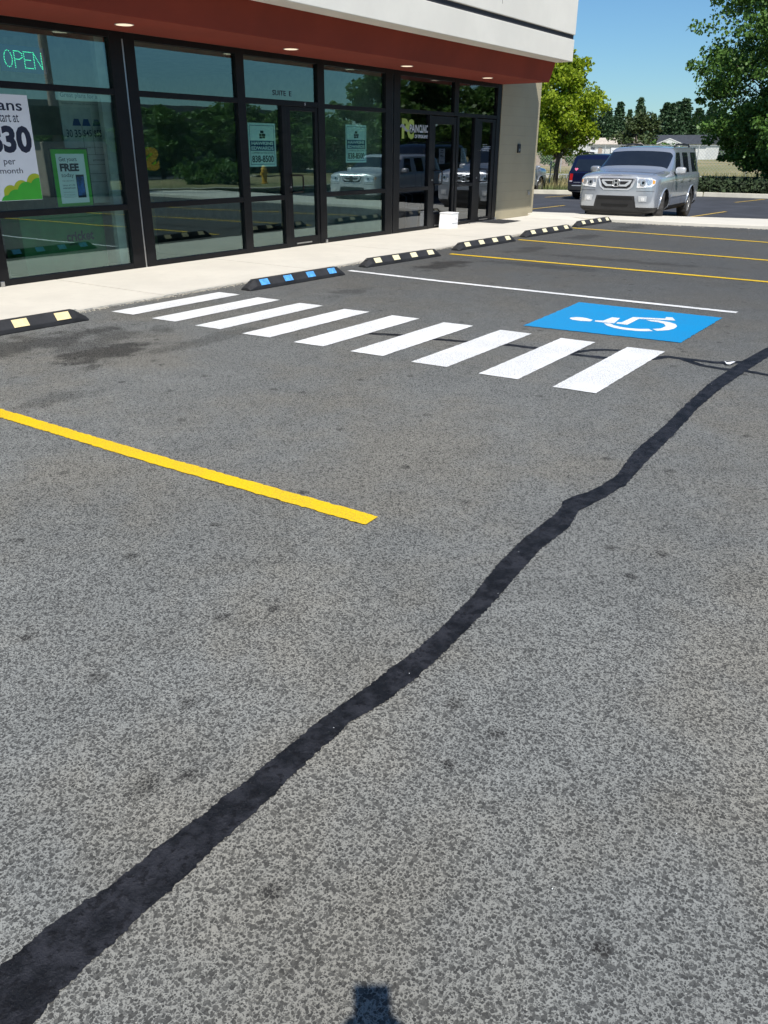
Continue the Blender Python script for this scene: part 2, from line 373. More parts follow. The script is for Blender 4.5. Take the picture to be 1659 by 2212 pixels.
# pale gravel road across the field
M['gravel'] = concrete('pale_gravel', (.55, .50, .40), .3)
sheet('gravel_road', [(46, 30), (53, 30), (56, 14), (55, -10), (60, -60), (52, -60), (47.5, -10), (49, 14)], -.012, M['gravel'])

# ------------------------------------------------------------------ markings
def wobble_strip(name, pts, wd, z, m_, jag=.004, step=.03, amp=0.0, seed=1):
    rng = random.Random(seed); P = []
    for a, c_ in zip(pts, pts[1:]):
        n = max(1, int(math.dist(a, c_)/step))
        for i in range(n): P.append((a[0]+(c_[0]-a[0])*i/n, a[1]+(c_[1]-a[1])*i/n))
    P.append(pts[-1]); L = []; R = []
    for i, p in enumerate(P):
        a = P[max(0, i-1)]; c_ = P[min(len(P)-1, i+1)]; d = Vector((c_[0]-a[0], c_[1]-a[1])).normalized(); n = Vector((-d.y, d.x))
        L.append((p[0]+n.x*(wd/2+rng.uniform(-jag, jag)), p[1]+n.y*(wd/2+rng.uniform(-jag, jag)), z))
        R.append((p[0]-n.x*(wd/2+rng.uniform(-jag, jag)), p[1]-n.y*(wd/2+rng.uniform(-jag, jag)), z))
    b = MB(); k = len(P); b.add(L+R, [(i, i+1, k+i+1, k+i) for i in range(k-1)])
    o = b.build(name, m_)
    if o.data.polygons[0].normal.z < 0: o.data.flip_normals()
    return o
def jag_poly(name, pts, z, m_, jag=.003, step=.03, seed=1):
    rng = random.Random(seed); P = []
    for a, c_ in zip(pts, pts[1:]+pts[:1]):
        n = max(1, int(math.dist(a, c_)/step))
        for i in range(n): P.append((a[0]+(c_[0]-a[0])*i/n+rng.uniform(-jag, jag), a[1]+(c_[1]-a[1])*i/n+rng.uniform(-jag, jag), z))
    o = MB().add(P, [tuple(range(len(P)))]).build(name, m_)
    if o.data.polygons[0].normal.z < 0: o.data.flip_normals()
    return o
BX0, BX1, BY, BS, BW = 5.386, 6.924, 2.311, .610, .315
order = ['nearest the sidewalk, beside the blue striped wheel stop', 'second out from the sidewalk', 'third out from the sidewalk', 'fourth out from the sidewalk', 'middle one of the nine', 'fourth from the outer end', 'third from the outer end', 'second from the outer end', 'outermost of the nine and worn']
for k in range(9):
    y = -(BY+k*BS); x0 = BX0+[.0, .0, -.0, .0, 0, .01, .0, -.01, -.03][k]; sk = .02
    o = jag_poly('crosswalk_bar', [(x0-sk, y), (x0, y-BW), (BX1, y-BW), (BX1-sk, y)], .0055, M['white_worn'] if k > 5 else M['white'], seed=k)
    tag(o, 'white painted crosswalk bar on the asphalt, '+order[k], 'road marking', 'white crosswalk bars')
o = wobble_strip('parking_line', [(2.69, -3.0), (2.70, -4.6), (2.70, -6.0), (2.73, -7.455)], .105, .0055, M['yellow'], .005, .02)
tag(o, 'bright yellow parking line nearest the camera, ending in open asphalt', 'road marking', 'yellow parking lines in the front lot')
for (p, q, lb, s) in (((11.83, -2.56), (11.60, -9.6), 'yellow parking line nearest the blue square, beyond the white line', 2), ((14.56, -2.44), (13.80, -9.6), 'yellow parking line in the middle of the three far ones', 3), ((17.56, -2.27), (16.45, -9.6), 'farthest yellow parking line, beside the last wheel stop', 4)):
    tag(wobble_strip('parking_line', [p, ((p[0]+q[0])/2+.03, (p[1]+q[1])/2), q], .105, .0055, M['yellow'], .006, .05, seed=s), lb, 'road marking', 'yellow parking lines in the front lot')
o = wobble_strip('parking_line', [(9.29, -2.43), (9.20, -4.0), (9.18, -6.0), (9.175, -7.57)], .10, .0055, M['white'], .005, .03)
tag(o, 'long white line beside the blue disabled parking square', 'road marking')
sq = jag_poly('accessible_parking_symbol', [(8.78, -5.99), (8.775, -7.52), (7.35, -7.515), (7.22, -6.06)], .0055, M['blue'], .006)
tag(sq, 'bright blue square with a white wheelchair symbol painted on the asphalt', 'road marking')
isa = [[(7.813,-6.28),(7.86,-6.275),(7.92,-6.311),(7.935,-6.37),(7.926,-6.412),(7.875,-6.5),(7.79,-6.51),(7.756,-6.42),(7.765,-6.33)],
       [(7.871,-6.528),(7.898,-6.598),(8.122,-6.609),(8.128,-6.687),(7.836,-6.733),(7.815,-6.647),(7.804,-6.548)],
       [(7.905,-6.741),(7.931,-6.777),(8.26,-6.774),(8.374,-7.067),(8.461,-7.047),(8.479,-7.107),(8.332,-7.179),(8.205,-6.855),(7.836,-6.862),(7.834,-6.753)],
       [(7.775,-6.651),(7.68,-6.72),(7.62,-6.81),(7.595,-6.9),(7.605,-7.029),(7.64,-7.10),(7.693,-7.16),(7.764,-7.096),(7.71,-7.02),(7.688,-6.93),(7.70,-6.84),(7.738,-6.77),(7.801,-6.707)],
       [(7.721,-7.189),(7.82,-7.264),(7.93,-7.288),(8.05,-7.278),(8.149,-7.236),(8.215,-7.157),(8.243,-7.036),(8.19,-6.93),(8.15,-6.99),(8.144,-7.067),(8.101,-7.138),(7.983,-7.19),(7.856,-7.182),(7.784,-7.124)]]
b = MB()
for pl in isa: b.add([(x, y, .0075) for x, y in pl], [tuple(range(len(pl)))])
o = b.build('wheelchair_figure', M['white'], sq)
for p in o.data.polygons:
    if p.normal.z < 0: p.flip()
o.data.update()
for (p, q, lb) in (((30.87, 4.35), (32.75, 4.08), 'thin yellow line beside the dark blue SUV'), ((24.0, 1.88), (26.73, 1.80), 'yellow line in the rear lot beside the building corner'),
                   ((22.4, -2.75), (27.15, -3.18), 'yellow line in the rear lot passing beside the silver SUV'), ((32.25, -2.26), (35.2, -2.67), 'short yellow line at the far kerb, right of the silver SUV'),
                   ((33.2, .8), (34.3, .7), 'short yellow line behind the silver SUV at the far kerb')):
    tag(wobble_strip('bay_line', [p, q], .10, -.121, M['yellow_old'], .006, .1), lb, 'road marking', 'yellow bay lines in the rear lot')

# crack sealant
CL = [(.30,-8.085),(.497,-8.095),(.639,-8.097),(.773,-8.117),(.9,-8.121),(1.116,-8.134),(1.235,-8.138),(1.387,-8.141),(1.514,-8.142),(1.723,-8.163),(1.849,-8.167),(1.972,-8.178),(2.164,-8.173),(2.394,-8.159),(2.685,-8.117),(2.961,-8.099),(3.169,-8.103),(3.329,-8.106),(3.441,-8.076),(3.538,-8.095),(3.664,-8.141),(3.914,-8.169),(4.353,-8.118),(4.861,-8.117),(5.445,-8.092),(6.079,-8.078),(6.931,-8.111),(7.637,-8.178),(9.5,-8.25),(14,-8.3)]
CR = [(.20,-8.27),(.467,-8.259),(.534,-8.245),(.613,-8.243),(.738,-8.239),(.874,-8.238),(1.031,-8.233),(1.185,-8.233),(1.328,-8.224),(1.544,-8.223),(1.716,-8.256),(1.918,-8.266),(2.15,-8.257),(2.374,-8.249),(2.662,-8.222),(2.925,-8.203),(3.189,-8.217),(3.383,-8.182),(3.538,-8.213),(3.817,-8.252),(4.25,-8.23),(4.821,-8.213),(5.444,-8.182),(6.034,-8.186),(6.735,-8.223),(7.232,-8.257),(9.5,-8.36),(14,-8.42)]
def ragged(pts, amp, seed, sign):
    out = []; rng = random.Random(seed)
    for a, c_ in zip(pts, pts[1:]):
        st = .005 if a[0] < 3.2 else .02
        n = max(1, int(math.dist(a, c_)/st))
        for i in range(n):
            x = a[0]+(c_[0]-a[0])*i/n; y = a[1]+(c_[1]-a[1])*i/n
            y += amp*(noise.noise((x*55, seed, 0))*.75+noise.noise((x*160, seed, 3))*.65+noise.noise((x*14, seed, 5))*.9)
            out.append((x, y))
    out.append(pts[-1]); return out
lc = ragged(CL, .0075, 11, 1); rc = ragged(CR, .0075, 23, -1)
b = MB(); b.add([(x, y, .0035) for x, y in lc+rc[::-1]], [tuple(range(len(lc)+len(rc)))])
o = b.build('crack_sealant', M['seal'])
for p in o.data.polygons:
    if p.normal.z < 0: p.flip()
tag(o, 'long black tar strip sealing a crack across the near asphalt', 'crack sealant')
def arm(pts, wd, lb, seed):
    return tag(wobble_strip('crack_sealant', pts, wd, .0018+seed*.0004, M['seal'], .008, .03, seed=seed), lb, 'crack sealant', 'side branches of the sealed crack')
arm([(6.02,-4.9),(6.08,-5.123),(6.18,-5.355),(6.217,-5.704),(6.295,-5.989),(6.391,-6.332),(6.415,-6.601),(6.361,-6.836),(6.402,-7.046),(6.419,-7.183),(6.611,-7.494),(6.758,-7.575),(6.767,-7.709),(6.778,-7.83),(6.792,-7.968),(6.892,-8.083),(6.959,-8.177)], .075, 'black tar strip running under the outer crosswalk bars', 1)
arm([(6.40,-6.86),(6.514,-6.922),(6.605,-6.966),(6.70,-7.06),(6.75,-7.19),(6.74,-7.35),(6.70,-7.55)], .06, 'short black tar loop between the two outermost crosswalk bars', 2)
arm([(6.76,-7.69),(6.721,-7.74),(6.619,-7.902),(6.60,-8.07),(6.645,-8.2),(6.62,-8.35),(6.5,-8.9),(6.6,-9.8)], .06, 'black tar branch crossing the long tar strip at the right', 3)

# crumbs, grit and pale chips lying on the asphalt
rng = random.Random(5); b = MB()
def crumb(b, x, y, z, s):
    a = rng.uniform(0, PI); n = 5
    b.add([(x+math.cos(a+2*PI*i/n)*s*rng.uniform(.6, 1), y+math.sin(a+2*PI*i/n)*s*rng.uniform(.6, 1), z) for i in range(n)]+[(x, y, z+s*.7)], [(i, (i+1) % n, n) for i in range(n)])
for i in range(2600):
    x = rng.uniform(-1, 20); crumb(b, x, -2.035-abs(rng.gauss(0, .045)), 0, rng.uniform(.003, .012))
for i in range(500):
    y = rng.uniform(-12, -2.5); crumb(b, 19.66-abs(rng.gauss(0, .08))+(.25 if y < -4.5 else 0), y, 0, rng.uniform(.006, .02))
tag(b.build('gravel_crumbs', M['gravel']), 'line of pale grit along the edge of the sidewalk', 'gravel', kind='stuff')
b = MB()
for i in range(160):
    x = rng.uniform(.5, 9); y = rng.uniform(-9.5, -2.6); crumb(b, x, y, 0.004, rng.uniform(.001, .0026))
tag(b.build('stone_chips', M['white_plain']), 'tiny pale stone chips scattered over the asphalt', 'gravel', kind='stuff')
b = MB(); b.add([(6.80,-8.03,.012),(6.835,-8.075,.02),(6.79,-8.10,.03),(6.75,-8.07,.012),(6.72,-8.05,.018),(6.765,-8.02,.03)], [(0,1,2),(0,2,3),(0,3,5),(3,4,5)])
tag(b.build('paper_scrap', M['white_plain']), 'small crumpled white scrap lying on the tar strip', 'litter')

# ------------------------------------------------------------------ wheel stops
def make_stop(tm, mo=None):
    L, W, H = 1.83, .15, .10
    root = empty('wheel_stop')
    prof = lambda w, h, e=0: [(-w/2, 0), (w/2, 0), (w/2, h*.38), (w/2-.042, h), (-w/2+.042, h), (-w/2, h*.38)]
    b = MB(); xs = [(-L/2, .0), (-L/2+.012, .35), (-L/2+.13, 1), (L/2-.13, 1), (L/2-.012, .35), (L/2, .0)]
    rings = []
    for x, k in xs:
        h = max(.03, H*k) if k < 1 else H; ww = W-(.012 if k < .3 else 0)
        rings.append([(x, y, z) for y, z in prof(ww, h)])
    vs = [p for r in rings for p in r]; fs = []
    for i in range(len(rings)-1):
        for k in range(6): fs.append((i*6+k, i*6+(k+1) % 6, (i+1)*6+(k+1) % 6, (i+1)*6+k))
    fs += [tuple(range(6)), tuple(range((len(rings)-1)*6, len(rings)*6))]
    b.add(vs, fs); b.build('body', M['rubber'], root, bevel=.006)
    for i in range(4):
        x = -L/2+.27+i*(L-.54)/3; h = .075
        s = MB(); o = .0025
        pts = [(-W/2+.040-o, H+o), (-W/2+.042, H+o)]
        for sgn in (-1, 1):
            a = Vector((0, sgn*(W/2+o), H*.38+.004)); c_ = Vector((0, sgn*(W/2-.042+o), H-.004))
            s.prism([(x-h, a.y, a.z), (x+h, a.y, a.z), (x+h, c_.y, c_.z), (x-h, c_.y, c_.z)], (0, sgn*.0015, .001))
        s.build('reflective_stripe', tm, root)
    for i in (-1, 1): MB().tube([(i*(L/2-.09), 0, .088), (i*(L/2-.09), 0, .092)], .012, 10).build('anchor_bolt', M['steel'], root)
    return root
def copy_tree(o, parent=None):
    c_ = o.copy(); COL.objects.link(c_); c_.parent = parent
    for ch in list(o.children): copy_tree(ch, c_)
    return c_
proto_y = make_stop(M['tape_yellow']); proto_b = make_stop(M['tape_blue']); proto_c = make_stop(M['tape'])
SW = [(proto_y, (3.13, -2.34), (4.961, -2.42), 'black rubber wheel stop with orange yellow stripes at the left edge, nearest the camera'),
      (proto_b, (7.18, -2.47), (8.94, -2.55), 'black rubber wheel stop with blue stripes beside the crosswalk'),
      (proto_c, (9.68, -2.37), (11.52, -2.50), 'black rubber wheel stop with cream stripes just past the blue striped one'),
      (None, (12.31, -2.37), (14.30, -2.44), 'black wheel stop with cream stripes between the two nearer far yellow lines'),
      (None, (15.03, -2.30), (17.10, -2.39), 'black wheel stop with cream stripes, last but one along the sidewalk'),
      (None, (17.89, -2.21), (19.93, -2.30), 'black wheel stop with cream stripes, farthest one at the walkway corner')]
for i, (pr, a, c_, lb) in enumerate(SW):
    o = pr if pr else copy_tree(proto_c)
    d = Vector((c_[0]-a[0], c_[1]-a[1]))
    if i == 5: d *= .9; a = (17.86, -2.21)
    o.location = (a[0]+d.x/2, a[1]+d.y/2, .001); o.rotation_euler = (0, 0, math.atan2(d.y, d.x)); o.scale = (d.length/1.83, 1.1, 1.15)
    tag(o, lb, 'wheel stop', 'wheel stops along the sidewalk')

# ------------------------------------------------------------------ text
def text_mesh(body, bold=0.0, ext=.0, spacing=1.0):
    cu = bpy.data.curves.new('txt', 'FONT'); cu.body = body; cu.offset = bold; cu.extrude = ext; cu.space_character = spacing; cu.resolution_u = 3
    ob = bpy.data.objects.new('txt', cu); COL.objects.link(ob)
    dg = bpy.context.evaluated_depsgraph_get(); dg.update()
    me = bpy.data.meshes.new_from_object(ob.evaluated_get(dg)); bpy.data.objects.remove(ob); bpy.data.curves.remove(cu); return me
def text(name, body, x0, x1, z0, z1, y, m_, parent=None, bold=0.0, shear=0, mirror=False, spacing=1.0, reg=True):
    """lettering on a plane y=const facing -y, fitted to the box"""
    me = text_mesh(body, bold, spacing=spacing); vs = [v.co.copy() for v in me.vertices]
    ax, bx = min(v.x for v in vs), max(v.x for v in vs); ay, by = min(v.y for v in vs), max(v.y for v in vs)
    for v in me.vertices:
        u = (v.co.x-ax)/(bx-ax); k = (v.co.y-ay)/(by-ay)
        if mirror: u = 1-u
        v.co = Vector((x0+(x1-x0)*u+shear*k, y, z0+(z1-z0)*k))
    me.materials.clear(); return link(name, me, m_, parent)
def merge_text(name, items, y, m_, parent, bold=0.0):
    """several lines joined into one lettering mesh; items = (body,x0,x1,z0,z1[,bold])"""
    b = MB()
    for it in items:
        me = text_mesh(it[0], it[5] if len(it) > 5 else bold); vs = [v.co.copy() for v in me.vertices]
        ax, bx = min(v.x for v in vs), max(v.x for v in vs); ay, by = min(v.y for v in vs), max(v.y for v in vs)
        b.add([(it[1]+(it[2]-it[1])*(v.x-ax)/(bx-ax), y, it[3]+(it[4]-it[3])*(v.y-ay)/(by-ay)) for v in vs], [tuple(p.vertices) for p in me.polygons])
        bpy.data.meshes.remove(me)
    me = b.mesh(name); return link(name, me, m_, parent)

# ------------------------------------------------------------------ the building
B = empty('retail_building', (0, 0, 0))
tag(B, 'single storey shop building with red soffit, off-white fascia and black framed shop windows', 'building')
ZS, ZT = 2.866, 5.6
FX0, FX1 = -6.0, 18.37
# fascia in two bands with a recessed dark groove
b = MB(); b.box(FX0, FX1, -1.587, -1.215, 3.243, 3.646); b.build('lower_fascia', M['stucco'], B, bevel=.008)
b = MB(); b.box(FX0, FX1-.01, -1.562, -1.23, 3.6465, 3.7315); b.build('fascia_groove', M['groove'], B)
b = MB(); b.box(FX0, FX1+.005, -1.597, -1.215, 3.732, ZT); b.build('upper_fascia', M['stucco'], B, bevel=.008)
b = MB(); xs = 15.42; b.tube([(14.95, -1.5985, 4.35), (14.97, -1.5985, 4.12), (15.0, -1.5985, 3.98), (15.0, -1.5985, 3.90)], .0035, 5); b.build('stucco_crack', M['groove'], B)
# red soffit: flat part and sloping front face
b = MB(); b.prism([(FX0, -1.103, ZS+.006), (FX0, .0, ZS), (FX0, .0, 3.6), (FX0, -1.213, 3.6), (FX0, -1.213, 3.243)], (FX1-.03-FX0, 0, 0))
b.build('red_soffit', M['red'], B, bevel=.006)
# roof slab & return
b = MB(); b.box(FX0, 20.30, .0, 12, 3.605, 3.9); b.build('roof', M['groove'], B)
b = MB(); b.box(FX0, 20.30, .02, .3, 3.9, ZT-.2); b.build('parapet', M['stucco'], B)
b = MB(); b.box(18.31, 20.345, -.012, .25, -.05, 3.604); b.box(20.10, 20.345, .25, 12, -.2, 3.604); b.build('block_wall', M['cmu'], B, bevel=.004)
b = MB(); b.box(FX0, 20.1, 11.8, 12, -.2, 3.6); b.box(FX0-.2, FX0, 0, 12, -.2, 3.6); b.build('rear_wall', M['cmu'], B)
# framing
G = .045  # glass depth behind the face of the frame
fr = MB(); D1 = .11
def V(x0, x1, z0=.0, z1=ZS): fr.box(x0, x1, 0, D1, z0, z1)
def Hh(x0, x1, z0, z1): fr.box(x0, x1, .0025, D1-.0025, z0, z1)
ZH = 2.79
# bay edges: (x0,x1) glass columns
V(5.50, 5.725); V(7.60, 7.80); V(9.83, 10.0); V(11.72, 11.90); V(13.70, 13.94)
fr.box(7.805, 7.83, .02, D1, 0, ZS); V(7.835, 8.0); fr.box(13.945, 13.965, .02, D1, 0, ZS); V(13.97, 14.185)
V(18.12, 18.305); V(2.9, 3.05); V(-.2, 0.0); V(-3.2, -3.0); V(FX0, FX0+.2)
V(16.21, 16.39, 2.17, ZS)
Hh(FX0+.2, 18.12, ZH, ZS)        # head (passes behind the verticals)
for a, c_ in ((FX0+.2, -3.2), (-3, -.2), (0, 2.9), (3.05, 5.5), (5.725, 7.6), (8.0, 9.83), (11.9, 13.7)):
    Hh(a, c_, 2.15, 2.22); Hh(a, c_, .775, .848); Hh(a, c_, .012, .083)
Hh(10.0, 11.72, 2.155, 2.235)
V(10.80, 10.90, .012, 2.155); Hh(10.0, 10.80, .770, .845); Hh(10.0, 10.80, .012, .083)
Hh(14.185, 16.21, 2.165, 2.235); Hh(16.39, 18.12, 2.165, 2.235)
V(15.255, 15.345, .012, 2.165); Hh(14.185, 15.255, .775, .845); Hh(14.185, 15.255, .012, .075)
V(16.35, 16.445, .012, 2.165); V(17.13, 17.25, .012, 2.165); Hh(16.445, 17.13, .80, .865); Hh(16.445, 17.13, .012, .085)
b = fr.build('window_frame', M['frame'], B, bevel=.004)
b = MB(); b.box(7.8035, 7.8315, .012, .03, .012, ZS-.01); b.build('frame_joint', M['steel'], B)
b = MB(); b.box(13.9465, 13.9635, .014, .03, .012, ZS-.01); b.build('frame_joint', M['steel'], B)
for x in (5.62, 11.86, 18.29):
    MB().box(x-.035, x+.015, -.03, -.001, .014, .075).build('door_stop', M['steel'], B, bevel=.004)
def pane(x0, x1, z0, z1, m_=M['glass'], par=B):
    me = MB().add([(x0, G, z0), (x1, G, z0), (x1, G, z1), (x0, G, z1)], [(0, 1, 2, 3)])
    return me.build('pane', m_, par)
for a, c_ in ((FX0+.2, -3.2), (-3, -.2), (0, 2.9), (3.05, 5.5), (5.725, 7.6), (8.0, 9.83), (11.9, 13.7)):
    pane(a, c_, 2.22, ZH); pane(a, c_, .848, 2.15); pane(a, c_, .083, .775)
pane(10.0, 11.72, 2.235, ZH); pane(10.0, 10.80, .845, 2.155); pane(10.0, 10.80, .083, .770)
gd = M['glass_dark']
pane(14.185, 16.21, 2.235, ZH, gd); pane(16.39, 18.12, 2.235, ZH, gd)
pane(14.185, 15.255, .845, 2.165, gd); pane(14.185, 15.255, .075, .775, gd)
pane(16.445, 17.13, .865, 2.165, gd); pane(16.445, 17.13, .085, .80, gd)
def door(x0, x1, top, m_, handle='l', zb=.16, st=.11, tr=.06):
    d = MB(); d.box(x0, x0+st, .012, .075, .014, top); d.box(x1-st*.65, x1, .012, .075, .014, top)
    d.box(x0+st, x1-st*.65, .014, .073, .014, zb); d.box(x0+st, x1-st*.65, .014, .073, top-tr, top)
    do = d.build('door', M['frame'], B, bevel=.004)
    pane(x0+st, x1-st*.65, zb, top-tr, m_, do)
    h = MB(); hx = x0+st+.02
    h.tube([(hx-.06, .0, 1.14), (hx-.06, -.06, 1.14), (hx+.13, -.075, 1.135), (hx+.15, -.075, 1.10), (hx+.15, -.075, .93), (hx+.13, -.075, .885), (hx-.06, -.06, .88), (hx-.06, 0, .88)], .014, 8)
    h.build('handle', M['frame'], do, smooth=True)
    h = MB(); h.box(x0+st, x1-st*.65, .076, .10, 1.12, 1.15); h.build('push_bar', M['frame'], do)
    h = MB(); h.box(x0+st+.05, x0+st+.45, -.0, .011, .055, .075); h.build('threshold_screws', M['steel'], do)
    h = MB(); h.tube([(x0+.05, .011, .96), (x0+.05, -.006, .96)], .017, 12); h.build('lock_cylinder', M['steel'], do)
    return do
door(10.905, 11.875-.16, 2.15, M['glass'])
d1 = door(15.35, 16.345, 2.15, gd, zb=.30, st=.15, tr=.145)
d2 = door(17.255, 18.115, 2.15, gd, zb=.115, st=.22, tr=.06)
b = MB(); b.box(17.0, 18.3, -.05, .0, .0125, .03); b.build('door_threshold', M['steel'], B)
# interior
M['inwall'] = mat('interior_wall', (.45, .46, .44), .9); M['inwall_dark'] = mat('dim_interior_wall', (.16, .15, .14), .9)
M['carpet'] = mat('dark_carpet', (.05, .05, .05), 1); M['ceil'] = mat('ceiling_tile', (.42, .42, .40), .9)
b = MB(); b.box(FX0, 20.1, D1+.01, 11.8, -.05, .008); b.build('interior_floor', M['carpet'], B)
b = MB(); b.box(FX0, 20.1, D1+.01, 11.8, 2.95, 3.0); b.build('interior_ceiling', M['ceil'], B)
for xw in (7.80, 13.93): MB().box(xw, xw+.055, D1+.002, 11.8, 0.01, 2.95).build('party_wall', M['inwall'], B)
b = MB(); b.box(FX0, 7.80, 5.5, 5.6, .01, 2.95); b.box(7.855, 13.93, 6.5, 6.6, .01, 2.95); b.build('back_partition', M['inwall'], B)
b = MB(); b.box(13.985, 20.1, 3.2, 3.3, .01, 2.95); b.build('clinic_partition', M['inwall_dark'], B)
b = MB(); b.box(7.475, 7.785, .125, .20, .01, 2.94); b.build('white_jamb', M['inwall'], B)
# recessed lights
LX = [7.394, 10.407, 13.514, 16.514]
lp = empty('recessed_light', (LX[0], -.57, ZS))
b = MB(); b.tube([(0, 0, -.004), (0, 0, .0)], .112, 28); b.build('trim_ring', M['stucco'], lp)
b = MB(); b.tube([(0, 0, -.0065), (0, 0, -.0045)], .095, 28); b.build('lens', M['lamp'], lp)
LL = ['above the window with the OPEN sign', 'above the door marked suite E', 'above the pier left of the clinic', 'above the clinic doors']
for i, x in enumerate(LX+[4.4, 1.4]):
    o = lp if i == 0 else copy_tree(lp)
    o.location = (x, -.57, ZS)
    tag(o, 'round recessed light in the red soffit '+(LL+['left of the OPEN sign window, outside the photo', 'farthest left of the soffit, outside the photo'])[i], 'ceiling light', 'recessed lights in the red soffit')
# lettering and things on the glass
text('suite_lettering', 'SUITE  E', 10.653, 11.102, 2.294, 2.367, G-.003, M['ink'], B, bold=.01)
text('door_number', '5', 11.365, 11.395, 2.175, 2.215, -.002, M['silver_vinyl'], B, bold=.02)
# clinic logo
lg = empty('clinic_window_logo', (0, 0, 0))
tag(lg, 'lime green PC logo with silver Pain Clinic of Spokane lettering on the dark glass', 'window sign')
y = G-.004
text('logo_letter', 'P', 14.305, 14.53, 1.722, 2.072, y, M['lime_vinyl'], lg, bold=.05)
text('logo_letter', 'C', 14.49, 14.735, 1.715, 2.068, y-.0006, M['lime_vinyl'], lg, bold=.05)
text('logo_lettering', 'PAIN', 14.585, 14.905, 1.835, 1.975, y-.0014, M['silver_vinyl'], lg, bold=.02)
text('logo_lettering', 'CLINIC', 14.925, 15.248, 1.833, 1.977, y-.0014, M['silver_vinyl'], lg, bold=.03)
text('logo_lettering', 'OF SPOKANE', 14.765, 15.25, 1.735, 1.80, y-.0014, M['silver_vinyl'], lg, bold=.03)
wv = []; lo_ = []
for i in range(17):
    u = i/16; x = 14.225+u*.38; z = 1.905+.045*math.sin(u*2*PI*.95+.2); h = .028*math.sin(PI*min(1, u*1.1+.05))+.004
    wv.append((x, y-.001, z+h)); lo_.append((x, y-.001, z-h))
b = MB(); b.add(wv+lo_[::-1], [tuple(range(34))]); b.build('logo_wave', M['grey_ink'], lg)
def card(name, x0, x1, z0, z1, y, m_, label, cat, th=.003):
    o = MB().box(x0, x1, y, y+th, z0, z1).build(name, m_); tag(o, label, cat); return o
c1 = card('paper_notice', 15.725, 15.965, 1.26, 1.552, G+.004, M['white_plain'], 'white paper notice taped inside the left clinic door', 'notice')
merge_text('lettering', [('Please', 15.79, 15.90, 1.505, 1.53), ('Ring', 15.78, 15.91, 1.465, 1.49), ('BELL', 15.77, 15.92, 1.40, 1.435, .03), ('Thanks', 15.79, 15.90, 1.29, 1.31)], G+.0035, M['ink'], c1, .01)
c2 = card('paper_notice', 16.635, 16.875, 1.268, 1.562, G+.004, M['mint'], 'pale green paper notice taped on the narrow clinic window', 'notice')
merge_text('lettering', [('Notice', 16.70, 16.80, 1.49, 1.51), ('Please have your', 16.67, 16.84, 1.455, 1.475), ('insurance', 16.69, 16.82, 1.42, 1.44), ('card and photo', 16.67, 16.84, 1.385, 1.405), ('ready at', 16.69, 16.82, 1.35, 1.37)], G+.0035, M['ink'], c2, .01)
ho = empty('door_hours_lettering'); tag(ho, 'four small lines of white lettering on the right clinic door', 'window sign')
merge_text('lettering', [('Service by', 17.595, 17.79, 1.625, 1.648), ('referral and appointment', 17.595, 18.03, 1.585, 1.612), ('for office hours please call', 17.595, 18.03, 1.545, 1.572), ('our front desk', 17.595, 17.90, 1.505, 1.53)], G-.003, M['silver_vinyl'], ho, .015)
def realty(x0, x1, z0, z1, label):
    c_ = card('window_sign', x0, x1, z0, z1, G+.004, M['mint'], label, 'window sign'); w = x1-x0; h = z1-z0
    P = lambda u, v: (x0+u*w, z0+v*h); y = G+.0034
    X = lambda u: x0+u*w; Z = lambda v: z0+v*h
    b = MB()
    for (a, c2, d, e) in ((.05, .95, .05, .062), (.05, .95, .938, .95), (.05, .062, .062, .938), (.938, .95, .062, .938)): b.box(X(a), X(c2), y-.0004, y, Z(d), Z(e))
    b.box(X(.062), X(.938), y-.0004, y, Z(.37), Z(.60)); b.build('border', M['navy'], c_)
    b = MB()
    for (a, c2, d, e) in ((.44, .56, .77, .83), (.40, .48, .70, .76), (.49, .62, .705, .76), (.40, .50, .65, .695), (.51, .61, .655, .70)): b.box(X(a), X(c2), y-.0004, y, Z(d), Z(e))
    b.build('block_emblem', M['ink'], c_)
    merge_text('lettering', [('HAWKINS', X(.10), X(.90), Z(.50), Z(.58), .035), ('EDWARDS', X(.09), X(.91), Z(.39), Z(.47), .035)], y-.001, M['mint'], c_)
    merge_text('lettering', [('COMMERCIAL REAL ESTATE', X(.10), X(.90), Z(.30), Z(.345), 0), ('838-8500', X(.10), X(.90), Z(.10), Z(.26), .02)], y-.001, M['ink'], c_)
realty(10.06, 10.68, 1.275, 1.895, 'pale mint real estate sign in the narrow window left of the suite E door')
realty(12.53, 13.15, 1.312, 1.927, 'pale mint real estate sign in the wide window right of the suite E door')
# price poster
yP = G-.008
p1 = card('window_poster', 5.735, 6.363, .958, 2.088, yP, M['white_plain'], 'large white poster reading plans start at 30 per month', 'poster')
y = yP-.001
merge_text('lettering', [('plans', 5.80, 6.275, 1.885, 2.035, .012), ('start at', 5.93, 6.21, 1.80, 1.885, .005), ('$30', 5.755, 6.335, 1.435, 1.765, .045), ('per', 5.93, 6.08, 1.33, 1.40, .003), ('month', 5.865, 6.155, 1.255, 1.315, .003)], y, M['ink'], p1)
def hill(name, m_, centers, y, base=.962):
    pts = []; x = 5.78
    while x <= 6.3605:
        z = base
        for cx, r, cz in centers:
            if abs(x-cx) < r: z = max(z, cz+math.sqrt(r*r-(x-cx)**2))
        pts.append((x, y, z)); x += .01
    b = MB(); b.add([(5.78, y, base)]+pts+[(6.36, y, base)], [tuple(range(len(pts)+2))]); return b.build(name, m_, p1)
hill('yellow_hills', M['lime'], [(5.96, .10, 1.03), (6.11, .11, 1.07), (6.30, .12, 1.13)], y)
hill('green_hills', M['green'], [(6.02, .12, .96), (6.17, .13, 1.03), (6.34, .12, 1.08), (5.90, .08, .94)], y-.0008)
